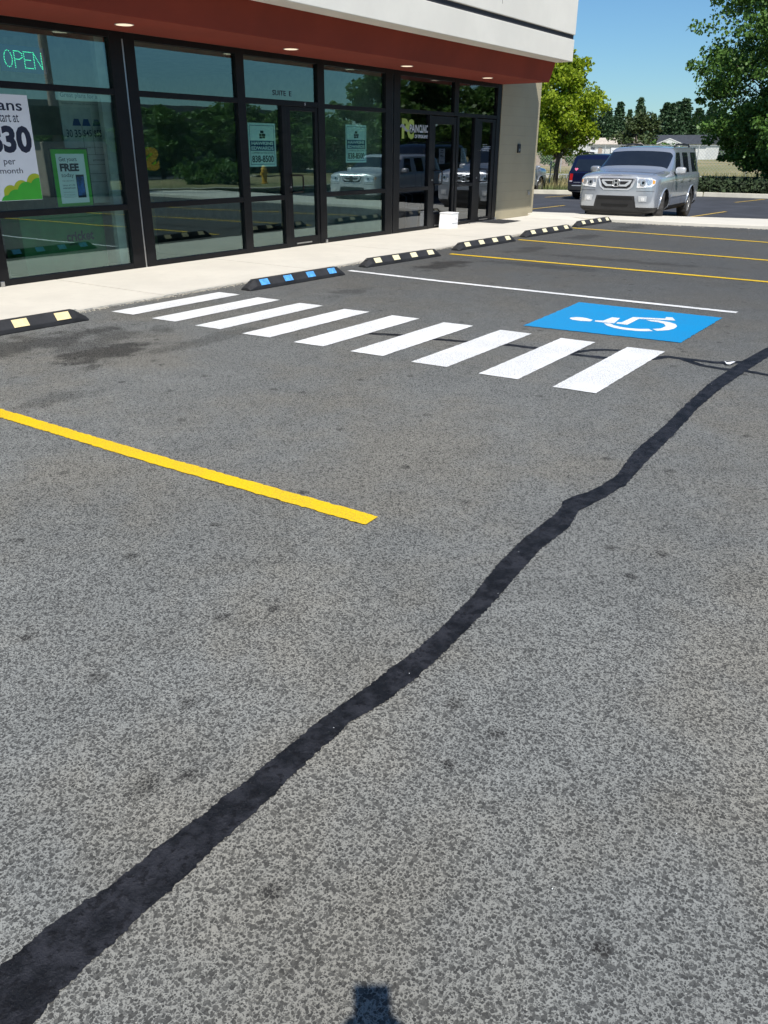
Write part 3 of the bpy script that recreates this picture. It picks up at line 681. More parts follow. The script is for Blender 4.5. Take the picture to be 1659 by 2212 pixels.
# get yours free poster (leaning behind the glass)
p2 = card('window_poster', 6.56, 7.11, .853, 1.53, G+.006, M['ink'], 'green bordered poster reading get yours free today with a phone picture', 'poster', .008)
y = G+.0052
MB().box(6.575, 7.095, y-.0006, y, .856, 1.515).build('green_border', M['green'], p2)
MB().box(6.635, 7.045, y-.0014, y-.0007, .895, 1.465).build('white_field', M['white_plain'], p2)
merge_text('lettering', [('Get yours', 6.675, 6.93, 1.365, 1.43, .005), ('FREE', 6.675, 6.95, 1.265, 1.355, .05), ('today', 6.68, 6.86, 1.185, 1.245, .005), ('when you switch', 6.68, 6.85, 1.145, 1.165, 0), ('Select 4G LTE', 6.68, 6.86, 1.095, 1.115, 0), ('smartphones', 6.68, 6.86, 1.06, 1.083, .02),
            ('Limited time offer see store', 6.68, 6.84, 1.02, 1.03, 0), ('Some terms apply ask inside', 6.68, 6.84, .99, 1.0, 0), ('New lines and numbers only', 6.68, 6.84, .96, .97, 0)], y-.0018, M['ink'], p2)
ph = MB().box(6.885, 7.005, y-.0030, y-.0016, .955, 1.225).build('phone_picture', M['ink'], p2)
M['screen'] = mat('blue_screen_ink', (.03, .12, .38), .4, var=.7, vs=12)
MB().box(6.893, 6.997, y-.0036, y-.0031, .98, 1.20).build('screen_picture', M['screen'], ph)
# open sign
os_ = MB().box(6.135, 6.72, .09, .115, 2.325, 2.60).build('open_sign', M['led_off'], None, bevel=.004)
tag(os_, 'lit green dotted OPEN sign hanging inside the left window', 'lit sign')
def dots(strokes, x0, z0, wd, ht):
    out = []
    for s in strokes:
        for a, c_ in zip(s, s[1:]):
            L = math.hypot((c_[0]-a[0])*wd, (c_[1]-a[1])*ht); n = max(1, round(L/.0165))
            for i in range(n+1):
                t_ = i/n; out.append((x0+(a[0]+(c_[0]-a[0])*t_)*wd, z0+(a[1]+(c_[1]-a[1])*t_)*ht))
    return out
O_ = [[(.5+.5*math.cos(a*PI/8), .5+.5*math.sin(a*PI/8)) for a in range(17)]]
P_ = [[(0, 0), (0, 1), (.6, 1), (1, .87), (1, .63), (.6, .5), (0, .5)]]
E_ = [[(1, 0), (0, 0), (0, 1), (1, 1)], [(0, .5), (.8, .5)]]
N_ = [[(0, 0), (0, 1), (1, 0), (1, 1)]]
b = MB(); done = set()
for st, x in ((O_, 6.185), (P_, 6.315), (E_, 6.44), (N_, 6.565)):
    for (px, pz) in dots(st, x, 2.375, .10, .165):
        k = (round(px/.006), round(pz/.006))
        if k in done: continue
        done.add(k); b.tube([(px, .0895, pz), (px, .0865, pz)], .0046, 6)
b.build('led_letters', M['led'], os_)
# things inside the left shop
wb = empty('plans_banner'); tag(wb, 'grey plans banner standing behind the left shop window', 'banner')
MB().box(7.15, 7.79, 1.20, 1.22, .75, 2.36).box(7.40, 7.42, 1.198, 1.202, 1, 1.1).build('panel', M['inwall'], wb)
wb2 = MB().box(7.0, 7.79, .34, .35, .86, 2.24).build('board', M['inwall'], wb)
merge_text('lettering', [('Great plans for all', 7.03, 7.62, 2.095, 2.165, .01), ('Unlimited talk and text  No annual contract', 7.03, 7.60, 2.035, 2.05, 0),
            ('30', 6.99+.06, 7.12+.02, 1.655, 1.745, .01), ('35', 7.17, 7.27, 1.655, 1.745, .01), ('$45', 7.30, 7.43, 1.655, 1.745, .01), ('$55', 7.465, 7.59, 1.655, 1.745, .01),
            ('SEE IN STORE FOR DETAILS', 7.2, 7.6, 1.53, 1.545, 0), ('premium', 7.40, 7.6, 1.37, 1.40, .01)], .338, M['ink'], wb)
b = MB()
for x, m_ in ((7.22, 0), (7.365, 0), (7.525, 0)):
    b.add([(x-.065, .338, 1.79), (x+.065, .338, 1.79), (x+.035, .338, 1.87), (x-.035, .338, 1.87)], [(0, 1, 2, 3)])
b.build('price_tabs', M['navy'], wb)
b = MB()
for x in (7.29, 7.445): b.box(x, x+.004, .336, .3375, 1.45, 1.79)
for z in (1.45, 1.33, 1.22, 1.12): b.box(7.15, 7.61, .336, .3375, z, z+.004)
b.build('price_grid', M['ink'], wb)
ct = empty('shop_counter'); tag(ct, 'green counter with the phone shop name behind the left shop window', 'counter')
MB().box(6.2, 7.45, .352, .75, .01, .76).build('front', M['green_dark'], ct, bevel=.01)
text('lettering', 'cricket', 6.84, 7.26, .405, .53, .349, M['ink'], ct, bold=.03)
text('lettering', 'wireless', 6.86, 7.02, .355, .385, .349, M['ink'], ct)
gw = MB().box(4.6, 6.15, 1.1, 1.16, .01, .80).build('display_wall', M['green_dark']); tag(gw, 'dark green display wall low behind the poster, with faint shop name', 'display')
text('lettering', 'cricket', 5.95, 6.95-.05, .30, .60, 1.098, M['ink'], gw, bold=.03)
tb = MB()
for (x, y_, h) in ((6.9, 2.6, 1.0), (5.6, 3.4, 1.1)): tb.box(x-.4, x+.4, y_-.3, y_+.3, .01, h)
tag(tb.build('display_table', M['inwall_dark'], bevel=.02), 'dark display tables deep inside the left shop', 'table')
# suite E shop: orange S, green post, boxes
oS = empty('orange_letter_sign'); tag(oS, 'orange letter S with a green shade, just inside the glass right of the wide pier', 'window sign')
text('letter', 'S', 8.03, 8.27, 1.25, 1.545, G+.012, M['orange'], oS, bold=.05, mirror=True)
text('letter_shade', 'S', 7.99, 8.22, 1.255, 1.55, G+.016, M['lime'], oS, bold=.05, mirror=True)
MB().box(8.06, 8.16, .3, .4, .01, 2.9).build('inner_post', M['green_dark'], B)
bx = MB().box(8.75, 9.25, 1.4, 1.9, .01, .80).build('carton', mat('brown_carton', (.30, .20, .10), .8)); tag(bx, 'brown carton standing inside the empty shop behind the glass', 'box')
cab = MB().box(8.3, 8.8, 1.0, 1.5, .01, 1.35).build('cabinet', M['inwall_dark'], bevel=.01); tag(cab, 'tall dark cabinet inside the shop beside the orange letter', 'cabinet')
# clinic chairs (tubular legs seen through the glass)
def tub_chair(x, y_):
    r = empty('waiting_chair', (x, y_, .01))
    tag(r, None, 'chair', 'waiting room chairs')
    for s in (-1, 1):
        MB().tube([(s*.24, -.22, 0), (s*.24, -.2, .62), (s*.24, -.1, .66), (s*.24, .16, .66), (s*.24, .22, .6), (s*.24, .25, 0)], .012, 8).build('leg_frame', M['steel'], r, smooth=True)
    MB().box(-.23, .23, -.24, .22, .42, .49).build('seat', M['inwall_dark'], r, bevel=.02); MB().box(-.23, .23, .2, .26, .5, .9).build('backrest', M['inwall_dark'], r, bevel=.02)
    return r
for x, lb in ((14.75, 'tubular steel waiting chair behind the clinic logo window'), (15.5, 'tubular steel waiting chair behind the left clinic door')):
    r = tub_chair(x, .85); r['label'] = lb; r.rotation_euler = (0, 0, .3)
wbn = MB().tube([(0, 0, 0), (0, 0, .42)], [.12, .15], 16).build('waste_bin', M['white_plain']); wbn.location = (15.28, .4, .01); tag(wbn, 'white waste bin inside the clinic near the doors', 'bin')
# white collection box
bxr = empty('collection_box', (15.80, -.20, .012)); bxr.rotation_euler = (0, 0, .0)
tag(bxr, 'white carton with a lid standing in front of the clinic doors', 'box')
b = MB(); b.add([(-.16, -.14, 0), (-.18, .14, 0), (.15, .14, 0), (.14, -.14, 0), (-.145, -.14, .30), (-.145, .14, .30), (.15, .14, .30), (.15, -.14, .30)], [(0, 1, 2, 3), (4, 7, 6, 5), (0, 3, 7, 4), (1, 5, 6, 2), (0, 4, 5, 1), (3, 2, 6, 7)])
M['carton_white'] = mat('white_carton', (.82, .82, .82), .6, var=.03)
b.build('body', M['carton_white'], bxr, bevel=.006)
MB().box(-.155, .16, -.15, .15, .29, .312).build('lid', M['carton_white'], bxr, bevel=.006)
merge_text('lettering', [('FIRST', .03, .10, .175, .187, .01), ('DONATIONS', -.11, .12, .09, .105, .02)], -.144, M['ink'], bxr)
mt_ = jag_poly('door_mat', [(17.45, -.06), (17.45, -.64), (18.42, -.63), (18.48, -.02)], .022, mat('black_mat', (.03, .03, .032), .9, bmp=.5, bs=200), .003)
tag(mt_, 'thin black door mat in front of the right clinic door', 'door mat')
kb = MB().box(19.22, 19.36, -.045, -.012, 1.47, 1.66).build('key_box', mat('black_plastic', (.012, .012, .013), .4), bevel=.008); tag(kb, 'small black lock box on the tan block wall', 'lock box')
MB().box(19.265, 19.315, -.052, -.046, 1.51, 1.56).build('dial', M['steel'], kb)
ou = MB().box(19.95, 20.08, -.03, -.012, .49, .60).build('outlet_cover', mat('tan_metal', (.36, .32, .24), .5), bevel=.006); tag(ou, 'small tan outdoor outlet cover low on the block wall', 'outlet')
MB().box(19.99, 20.04, -.036, -.031, .52, .565).build('flap', M['grey_ink'], ou)
# ------------------------------------------------------------------ cars
def carpaint(name, col, metal=.0, rough=.3, flake=0.0):
    mt, t, p = nodes(name); c = coord(t)
    a = noise_(t, c, 1.5, 3); n = noise_(t, c, 900, 2)
    cc = mixc(t, a, tuple(x*.93 for x in col), tuple(min(1, x*1.05) for x in col))
    # road dust low on the panels
    sx = N(t, 'ShaderNodeSeparateXYZ'); t.links.new(c, sx.inputs[0])
    du = math_(t, 'MULTIPLY', math_(t, 'SUBTRACT', 1.0, ramp(t, sx.outputs[2], .25, .75)), math_(t, 'MULTIPLY', noise_(t, c, 8, 4), .5))
    cc = mixc(t, du, cc, (.30, .27, .21))
    t.links.new(cc, p.inputs['Base Color']); p.inputs['Metallic'].default_value = metal; p.inputs['Roughness'].default_value = rough
    p.inputs['Coat Weight'].default_value = .8; p.inputs['Coat Roughness'].default_value = .05
    return mt
M['silver'] = carpaint('silver_car_paint', (.43, .465, .52), .55, .2)
M['blue_car'] = carpaint('dark_blue_car_paint', (.004, .005, .026), .0, .22)
M['black_car'] = carpaint('black_car_paint', (.008, .010, .018), .0, .3)
M['carglass'] = mat('dark_car_glass', (.012, .015, .020), .03, var=.1, spec=.8)
M['trim'] = mat('black_plastic_trim', (.014, .014, .015), .55, var=.2)
M['well'] = mat('wheel_well', (.006, .006, .006), .9)
M['chrome'] = mat('chrome', (.75, .76, .78), .12, metal=1, var=.03)
M['chrome_soft'] = mat('satin_chrome', (.82, .83, .85), .28, metal=.85, var=.03)
M['tyre'] = mat('dusty_tyre', (.035, .033, .031), .9, var=.4, vs=9, bmp=.4, bs=80)
M['rim'] = mat('dusty_alloy_rim', (.40, .39, .37), .4, metal=.6)
M['lens'] = mat('headlight_lens', (.86, .88, .90), .12, metal=.25, var=.25, vs=34, coat=1)
M['amber'] = mat('amber_lens', (.75, .30, .05), .15)
M['redlens'] = mat('red_lamp_lens', (.40, .012, .012), .12, coat=1)
M['pink'] = mat('pink_decal', (.85, .18, .30), .5)

def car_rows():
    R_ = []
    def low(x, w, zb, xm=None):
        xm = x if xm is None else xm
        return [(x-.05, 0, zb-.02), (x-.05, w*.90, zb-.02), (x, w, .385), (xm, w, .66)]
    R_.append(low(2.35, .80, .27, 2.38)+[(2.37, .80, 1.02), (2.335, .77, 1.085), (2.33, .60, 1.105), (2.335, .40, 1.115), (2.345, .2, 1.12), (2.35, 0, 1.125)])
    R_.append(low(2.27, .925, .26, 2.28)+[(2.25, .925, 1.03), (2.20, .87, 1.10), (2.20, .70, 1.14), (2.20, .46, 1.155), (2.20, .2, 1.165), (2.20, 0, 1.17)])
    R_.append(low(2.08, .968, .25)+[(2.05, .965, 1.05), (2.0, .905, 1.13), (2.0, .78, 1.165), (2.0, .5, 1.18), (2.0, .25, 1.19), (2.0, 0, 1.19)])
    R_.append(low(1.5, .985, .25)+[(1.5, .98, 1.07), (1.5, .925, 1.14), (1.5, .83, 1.18), (1.52, .55, 1.20), (1.52, .28, 1.205), (1.52, 0, 1.21)])
    R_.append(low(1.08, .985, .25)+[(1.08, .98, 1.08), (1.12, .93, 1.14), (1.17, .86, 1.17), (1.22, .76, 1.21), (1.30, .42, 1.235), (1.32, 0, 1.24)])
    R_.append(low(.80, .985, .25)+[(.80, .98, 1.09), (.86, .935, 1.13), (.40, .79, 1.62), (.41, .72, 1.685), (.48, .40, 1.715), (.50, 0, 1.72)])
    def cab(x, x5, x6, zt=1.75, w=.985):
        return low(x, w, .25)+[(x, .98, 1.09), (x5, .94, 1.125), (x6, .80, 1.645), (x6, .72, zt-.03), (x6, .42, zt), (x6, 0, zt+.005)]
    R_.append(cab(.70, .76, .33, 1.74))
    for x in (-.16, -.22, -1.05, -1.12, -1.98): R_.append(cab(x, x, x, 1.755))
    R_.append(low(-2.12, .97, .27)+[(-2.12, .965, 1.09), (-2.10, .92, 1.125), (-2.06, .79, 1.63), (-2.06, .71, 1.71), (-2.06, .42, 1.74), (-2.06, 0, 1.745)])
    R_.append(low(-2.36, .92, .30)+[(-2.36, .92, 1.06), (-2.32, .88, 1.11), (-2.22, .75, 1.59), (-2.20, .68, 1.67), (-2.19, .42, 1.705), (-2.19, 0, 1.71)])
    R_.append(low(-2.42, .86, .32)+[(-2.42, .86, 1.05), (-2.38, .83, 1.10), (-2.265, .70, 1.575), (-2.23, .64, 1.645), (-2.22, .40, 1.675), (-2.22, 0, 1.68)])
    return R_
def car_body():
    rows = car_rows(); vs = []; fs = []; mi = []
    K = 10; n = len(rows)
    idx = {}
    for i, r in enumerate(rows):
        for k, p in enumerate(r):
            idx[(i, k, 0)] = len(vs); vs.append(p)
            if 0 < k < 9: idx[(i, k, 1)] = len(vs); vs.append((p[0], -p[1], p[2]))
            else: idx[(i, k, 1)] = idx[(i, k, 0)]
    for i in range(n-1):
        for k in range(9):
            m_ = 0
            if k <= 1: m_ = 2
            if (i, k) in ((4, 6), (4, 7), (4, 8)): m_ = 1
            if k == 5 and i in (6, 8, 10): m_ = 1
            if k == 5 and i in (4,): m_ = 0
            for s in (0, 1):
                f = (idx[(i, k, s)], idx[(i, k+1, s)], idx[(i+1, k+1, s)], idx[(i+1, k, s)])
                fs.append(f if s else f[::-1]); mi.append(m_)
    for i, sgn in ((0, 1), (n-1, 0)):
        for k in range(1, 8):
            f = (idx[(i, k, 0)], idx[(i, k+1, 0)], idx[(i, k+1, 1)], idx[(i, k, 1)]); fs.append(f if sgn else f[::-1])
            mi.append(1 if (i and k == 5) else (2 if k == 1 else 0))
        f = (idx[(i, 0, 0)], idx[(i, 1, 0)], idx[(i, 1, 1)]); fs.append(f if sgn else f[::-1]); mi.append(2)
        f = (idx[(i, 8, 0)], idx[(i, 9, 0)], idx[(i, 8, 1)]); fs.append(f if sgn else f[::-1]); mi.append(0)
    me = bpy.data.meshes.new('car'); me.from_pydata(vs, [], fs)
    bm = bmesh.new(); bm.from_mesh(me); bmesh.ops.recalc_face_normals(bm, faces=bm.faces)
    cl = bm.edges.layers.float.new('crease_edge')
    bm.verts.ensure_lookup_table()
    for e in bm.edges:
        a = {v.index for v in e.verts}
        ks = [k for (i, k, s), v in idx.items() if v in a]
        if ks.count(5) >= 2: e[cl] = .5
        if ks.count(6) >= 2 or ks.count(4) >= 2: e[cl] = .35
        if ks.count(7) >= 2: e[cl] = .45
        ii = [i for (i, k, s), v in idx.items() if v in a]
        if (set(ii) == {0} or set(ii) == {n-1}) and len(a) == 2 and abs(ks[0]-ks[-1]) == 1: e[cl] = max(e[cl], .35)
    bm.to_mesh(me); bm.free()
    for p, m_ in zip(me.polygons, mi): p.material_index = m_
    for k in range(4): me.materials.append(None)
    ob = bpy.data.objects.new('car', me); COL.objects.link(ob)
    sb = ob.modifiers.new('s', 'SUBSURF'); sb.levels = 2; sb.render_levels = 2
    cuts = []
    for ax in (1.49, -1.285):
        for s in (-1, 1):
            b = MB(); b.tube([(ax, s*.60, .385), (ax, s*1.25, .385)], .415, 40); cm = b.mesh('cut')
            bb = bmesh.new(); bb.from_mesh(cm); bmesh.ops.recalc_face_normals(bb, faces=bb.faces); bb.to_mesh(cm); bb.free()
            for k in range(4): cm.materials.append(None)
            for p in cm.polygons: p.material_index = 3
            co = bpy.data.objects.new('cut', cm); COL.objects.link(co); cuts.append(co)
            bo = ob.modifiers.new('b', 'BOOLEAN'); bo.object = co; bo.operation = 'DIFFERENCE'; bo.solver = 'EXACT'
    dg = bpy.context.evaluated_depsgraph_get(); dg.update()
    full = bpy.data.meshes.new_from_object(ob.evaluated_get(dg))
    for co in cuts: bpy.data.objects.remove(co)
    bpy.data.objects.remove(ob)
    return full
CAR = car_body()
_bm = bmesh.new(); _bm.from_mesh(CAR); BVH = BVHTree.FromBMesh(_bm)
def islands(mi_):
    """connected groups of faces with material index mi_"""
    fs = {f.index for f in _bm.faces if f.material_index == mi_}; out = []; _bm.faces.ensure_lookup_table()
    while fs:
        st = [fs.pop()]; g = []
        while st:
            i = st.pop(); g.append(i)
            for e in _bm.faces[i].edges:
                for f in e.link_faces:
                    if f.index in fs: fs.discard(f.index); st.append(f.index)
        out.append(g)
    return out
def sub_mesh(name, faces, off=0):
    vm = {}; vs = []; fs = []
    _bm.faces.ensure_lookup_table()
    for i in faces:
        f = _bm.faces[i]; q = []
        for v in f.verts:
            if v.index not in vm: vm[v.index] = len(vs); vs.append(tuple(v.co+v.normal*off))
            q.append(vm[v.index])
        fs.append(tuple(q))
    me = bpy.data.meshes.new(name); me.from_pydata(vs, [], fs)
    for p in me.polygons: p.use_smooth = True
    return me
ISL = {k: islands(k) for k in range(4)}
def cast(axis, a, b_):
    """point on the body: axis '+x' front, '-x' rear, '+y' left side, '-y' right side, '+z' top"""
    if axis[1] == 'x': o = Vector((5 if axis[0] == '+' else -5, a, b_)); d = Vector((-1 if axis[0] == '+' else 1, 0, 0))
    elif axis[1] == 'y': o = Vector((a, 5 if axis[0] == '+' else -5, b_)); d = Vector((0, -1 if axis[0] == '+' else 1, 0))
    else: o = Vector((a, b_, 5)); d = Vector((0, 0, -1))
    h = BVH.ray_cast(o, d)
    return (h[0] if h[0] is not None else None), -d
def wrap(name, axis, poly, m_, par, off=.006, dense=.04, back=.03):
    P = []
    for p, q in zip(poly, poly[1:]+poly[:1]):
        n = max(1, int(math.dist(p, q)/dense))
        for i in range(n):
            a = p[0]+(q[0]-p[0])*i/n; c_ = p[1]+(q[1]-p[1])*i/n
            h, nn = cast(axis, a, c_)
            if h is None: continue
            P.append(h)
    bm = bmesh.new(); F_ = [bm.verts.new(p+nn*off) for p in P]; Bk = [bm.verts.new(p-nn*back) for p in P]
    f = bm.faces.new(F_); n = len(P)
    for i in range(n): bm.faces.new((F_[i], F_[(i+1) % n], Bk[(i+1) % n], Bk[i]))
    bmesh.ops.triangulate(bm, faces=[f]); 
    bmesh.ops.recalc_face_normals(bm, faces=bm.faces)
    me = bpy.data.meshes.new(name); bm.to_mesh(me); bm.free()
    return link(name, me, m_, par)
def oval(cx, cz, rx, rz, n=20): return [(cx+rx*math.cos(2*PI*i/n), cz+rz*math.sin(2*PI*i/n)) for i in range(n)]
def rect(a, b_, c_, d): return [(a, c_), (b_, c_), (b_, d), (a, d)]
def lathe_wheel(par, loc, side, steer=0):
    R0, W = .375, .25
    prof = [(.215, -.10), (.24, -.122), (.33, -.125), (.362, -.11), (.375, -.075), (.375, .075), (.362, .11), (.33, .125), (.24, .122), (.215, .10)]
    n = 40; vs = []; fs = []
    for i in range(n):
        a = 2*PI*i/n
        for k, (r, y) in enumerate(prof):
            rr = r-(.010 if (3 <= k <= 6 and i % 2) else 0); vs.append((rr*math.cos(a), y, rr*math.sin(a)))
    K = len(prof)
    for i in range(n):
        for k in range(K): fs.append((i*K+k, i*K+(k+1) % K, ((i+1) % n)*K+(k+1) % K, ((i+1) % n)*K+k))
    tyre = MB().add(vs, fs).build('wheel', M['tyre'], par)
    tyre.location = loc; tyre.rotation_euler = (0, 0, steer)
    s = side; b = MB()
    # rim: ring, spokes, hub
    ring = [(.222, .10*s), (.222, -.02*s), (.205, -.02*s), (.205, .09*s)]
    m_ = 32; v2 = []; f2 = []
    for i in range(m_):
        a = 2*PI*i/m_
        for r, y in ring: v2.append((r*math.cos(a), y, r*math.sin(a)))
    for i in range(m_):
        for k in range(4): f2.append((i*4+k, i*4+(k+1) % 4, ((i+1) % m_)*4+(k+1) % 4, ((i+1) % m_)*4+k))
    b.add(v2, f2)
    for i in range(5):
        a = 2*PI*i/5+.3
        for da in (-.17, .17):
            ca, sa = math.cos(a+da), math.sin(a+da); wd = .022
            b.prism([(.05*ca-wd*sa, .075*s, .05*sa+wd*ca), (.05*ca+wd*sa, .075*s, .05*sa-wd*ca), (.21*ca+wd*sa, .09*s, .21*sa-wd*ca), (.21*ca-wd*sa, .09*s, .21*sa+wd*ca)], (0, -.03*s, 0))
    b.tube([(0, .04*s, 0), (0, .092*s, 0)], [.07, .05], 16)
    b.build('rim', M['rim'], tyre, bevel=.003)
    MB().tube([(0, .0*s, 0), (0, .02*s, 0)], .20, 24).build('brake_disc', M['well'], tyre)
    return tyre
def make_car(name, paint_, label, cat, group, loc, heading, scl, steer=0, style='suv'):
    r = empty(name, loc, heading); r.scale = scl; tag(r, label, cat, group)
    pf = [i for g in ISL[0] for i in g]
    link('body', sub_mesh('body', pf), paint_, r)
    link('underbody', sub_mesh('underbody', [i for g in ISL[2] for i in g]), M['trim'], r)
    for g in ISL[3]: link('wheel_well', sub_mesh('wheel_well', g), M['well'], r)
    for g in ISL[1]:
        cx = sum(_bm.faces[i].calc_center_median().x for i in g)/len(g)
        nm = 'windshield' if cx > .5 and len(g) > 40 else ('rear_window' if cx < -2.2 else 'side_window')
        link(nm, sub_mesh(nm, g, .002), M['carglass'], r)
    for ax in (1.49, -1.285):
        for s in (-1, 1): lathe_wheel(r, (ax, s*.845, .375), s, steer if ax > 0 else 0)
    # side: handles, moulding, seams, mirrors
    for s, axs in ((1, '+y'), (-1, '-y')):
        for x in (-.02, -.90): wrap('door_handle', axs, rect(x-.09, x+.09, .955, .985), M['chrome'] if style == 'suv' else paint_, r, .03, back=.0)
        wrap('side_moulding', axs, rect(-.18, .92, .60, .665), paint_, r, .016, back=.01)
        wrap('side_moulding', axs, rect(-.80, -.22, .60, .665), paint_, r, .016, back=.01)
        for seam in ([(.99, .34), (1.0, .34), (.93, 1.03), (.92, 1.03)], [(-.200, .32), (-.192, .32), (-.192, 1.05), (-.200, 1.05)], [(-.86, .62), (-.852, .62), (-1.072, 1.05), (-1.08, 1.05)], [(.98, .315), (-.82, .315), (-.82, .323), (.98, .323)]):
            wrap('door_seam', axs, seam, M['well'], r, .0025, back=.0, dense=.1)
        wrap('sill_trim', axs, rect(-.80, .98, .262, .31), M['trim'], r, .008, back=.0)
        # mirror
        bm = bmesh.new(); bmesh.ops.create_uvsphere(bm, u_segments=18, v_segments=12, radius=1)
        for v in bm.verts:
            c_ = v.co; e = .55
            v.co = Vector((math.copysign(abs(c_.x)**e, c_.x)*.075, math.copysign(abs(c_.y)**e, c_.y)*.125, math.copysign(abs(c_.z)**e, c_.z)*.085))
            if v.co.x > 0: v.co.x *= 1.3
        me = bpy.data.meshes.new('mirror'); bm.to_mesh(me); bm.free()
        for p in me.polygons: p.use_smooth = True
        mi = link('mirror', me, M['white_plain'] if (style == 'suv' and s > 0) else paint_, r); mi.location = (.70, s*1.09, 1.20)
        if style == 'suv' and s > 0: mi.data.materials.clear(); mi.data.materials.append(M['silver_light'])
        MB().box(.66, .74, min(s*.90, s*1.04), max(s*.90, s*1.04), 1.13, 1.17).build('mirror_arm', M['trim'], r)
        # arch lip
        for ax in (1.49, -1.285):
            pts = []
            for i in range(15):
                a = PI*(-.08+1.16*i/14); h, _ = cast(axs, ax+.43*math.cos(a), .385+.43*math.sin(a))
                if h is not None: pts.append(h+Vector((0, s*.004, 0)))
            if len(pts) > 4: MB().tube(pts, .016, 6).build('arch_lip', paint_, r, smooth=True)
        if style != 'sedan':
            pts = [(-.25, s*.63, 1.745), (-.32, s*.635, 1.79), (-.9, s*.64, 1.805), (-1.75, s*.635, 1.79), (-1.85, s*.63, 1.74)]
            MB().tube(pts, .022, 8).build('roof_rail', M['trim'], r, smooth=True)
    return r
M['silver_light'] = carpaint('pale_silver_paint', (.56, .58, .60), .25, .3)
def front_silver(r, emblem):
    # chrome surround, dark mouth, silver inner frame and the H emblem
    Z0 = .115
    wrap('grille_surround', '+x', [(-.47, 1.075), (.47, 1.075), (.46, 1.04), (.40, .855), (.30, .785), (-.30, .785), (-.40, .855), (-.46, 1.04)], M['silver_light'], r, .012)
    wrap('chrome_strip', '+x', [(-.475, 1.085), (.475, 1.085), (.465, 1.045), (-.465, 1.045)], M['chrome_soft'], r, .020)
    wrap('grille', '+x', [(-.395, 1.03), (.395, 1.03), (.345, .875), (.27, .825), (-.27, .825), (-.345, .875)], M['trim'], r, .018)
    for s in (-1, 1):
        wrap('grille_bar', '+x', [(s*.07, 1.015), (s*.365, 1.015), (s*.36, .982), (s*.07, .982)], M['silver_light'], r, .030)
        wrap('grille_bar', '+x', [(s*.07, .868), (s*.25, .868), (s*.325, .925), (s*.365, .99), (s*.315, .99), (s*.255, .91), (s*.07, .908)][::s], M['silver_light'], r, .032)
    if emblem:
        e = MB()
        fr = oval(0, .945, .088, .078, 28); fr = [(math.copysign(abs(a/.088)**.6, a)*.088, .945+math.copysign(abs((z-.945)/.078)**.6, z-.945)*.078) for a, z in fr]
        h0, _ = cast('+x', 0, .945); X = h0.x+.045
        e.tube([(X, a, z) for a, z in fr]+[(X, *fr[0])], .0085, 6, cap=False)
        e.box(X-.008, X+.010, -.060, -.032, .885, 1.005); e.box(X-.008, X+.010, .032, .060, .885, 1.005); e.box(X-.008, X+.010, -.034, .034, .931, .959)
        e.build('emblem', M['chrome_soft'], r)
    for s in (-1, 1):
        hl = wrap('headlight', '+x', [(s*.49, 1.075), (s*.80, 1.06), (s*.90, 1.02), (s*.90, .93), (s*.84, .865), (s*.50, .835)][::s], M['lens'], r, .012)
        wrap('lamp_bulb', '+x', oval(s*.64, .955, .068, .068), M['chrome_soft'], hl, .020)
        wrap('lamp_bulb', '+x', oval(s*.64, .955, .032, .032), M['carglass'], hl, .024)
        wrap('lamp_bulb', '+x', oval(s*.78, .965, .045, .045), M['chrome_soft'], hl, .020)
        wrap('turn_lens', '+x', [(s*.85, 1.02), (s*.895, 1.0), (s*.895, .94), (s*.86, .93)][::s], M['amber'], hl, .018)
        wrap('fog_bezel', '+x', [(s*.56, .665), (s*.76, .665), (s*.76, .54), (s*.58, .54)][::s], M['silver_light'], r, .008)
        wrap('fog_light', '+x', oval(s*.67, .592, .045, .045), M['lens'], r, .016)
        wrap('bumper_crease', '+x', [(s*.50, .775), (s*.90, .775), (s*.90, .768), (s*.50, .768)][::s], M['well'], r, .004)
    for s in (-1, 1): wrap('hood_gap', '+z', [(1.25, s*.83), (2.12, s*.795), (2.12, s*.787), (1.25, s*.822)][::s], M['well'], r, .003, back=.0)
    wrap('bumper_insert', '+x', [(-.46, .66), (.46, .66), (.485, .56), (.52, .40), (.58, .335), (-.58, .335), (-.52, .40), (-.485, .56)], M['trim'], r, .012)
    wrap('bumper_slot', '+x', [(-.41, .64), (.41, .64), (.43, .575), (-.43, .575)], M['well'], r, .0145)
    wrap('bumper_slot', '+x', [(-.34, .47), (.34, .47), (.32, .42), (-.32, .42)], M['well'], r, .0145)
    wrap('chin_trim', '+x', [(-.88, .335), (.88, .335), (.86, .285), (-.86, .285)], M['trim'], r, .010)
    MB().box(1.4, 2.25, -.72, .72, .17, .30).build('skid_plate', M['trim'], r, bevel=.03)
hon = make_car('parked_suv', M['silver'], 'silver SUV facing the camera in the rear lot, front wheels turned slightly', 'car', None, (22.95, -1.93, -.13), math.radians(183), (1, 1, 1.01), steer=.22)
front_silver(hon, True)
MB().box(1.02, 1.2, -.62, -.36, 1.262, 1.268).build('dash_paper', M['white_plain'], hon)
wrap('sunroof', '+z', [(.0, -.40), (.35, -.38), (.35, .38), (.0, .40)], M['carglass'], hon, .003, back=.0)
for s in (-1, 1):
    p = [(1.22, s*.62, 1.245), (1.19, s*.12, 1.285)] if s > 0 else [(1.22, -.08, 1.265), (1.19, -.6, 1.265)]
    MB().tube(p, .008, 6).build('wiper', M['trim'], hon)
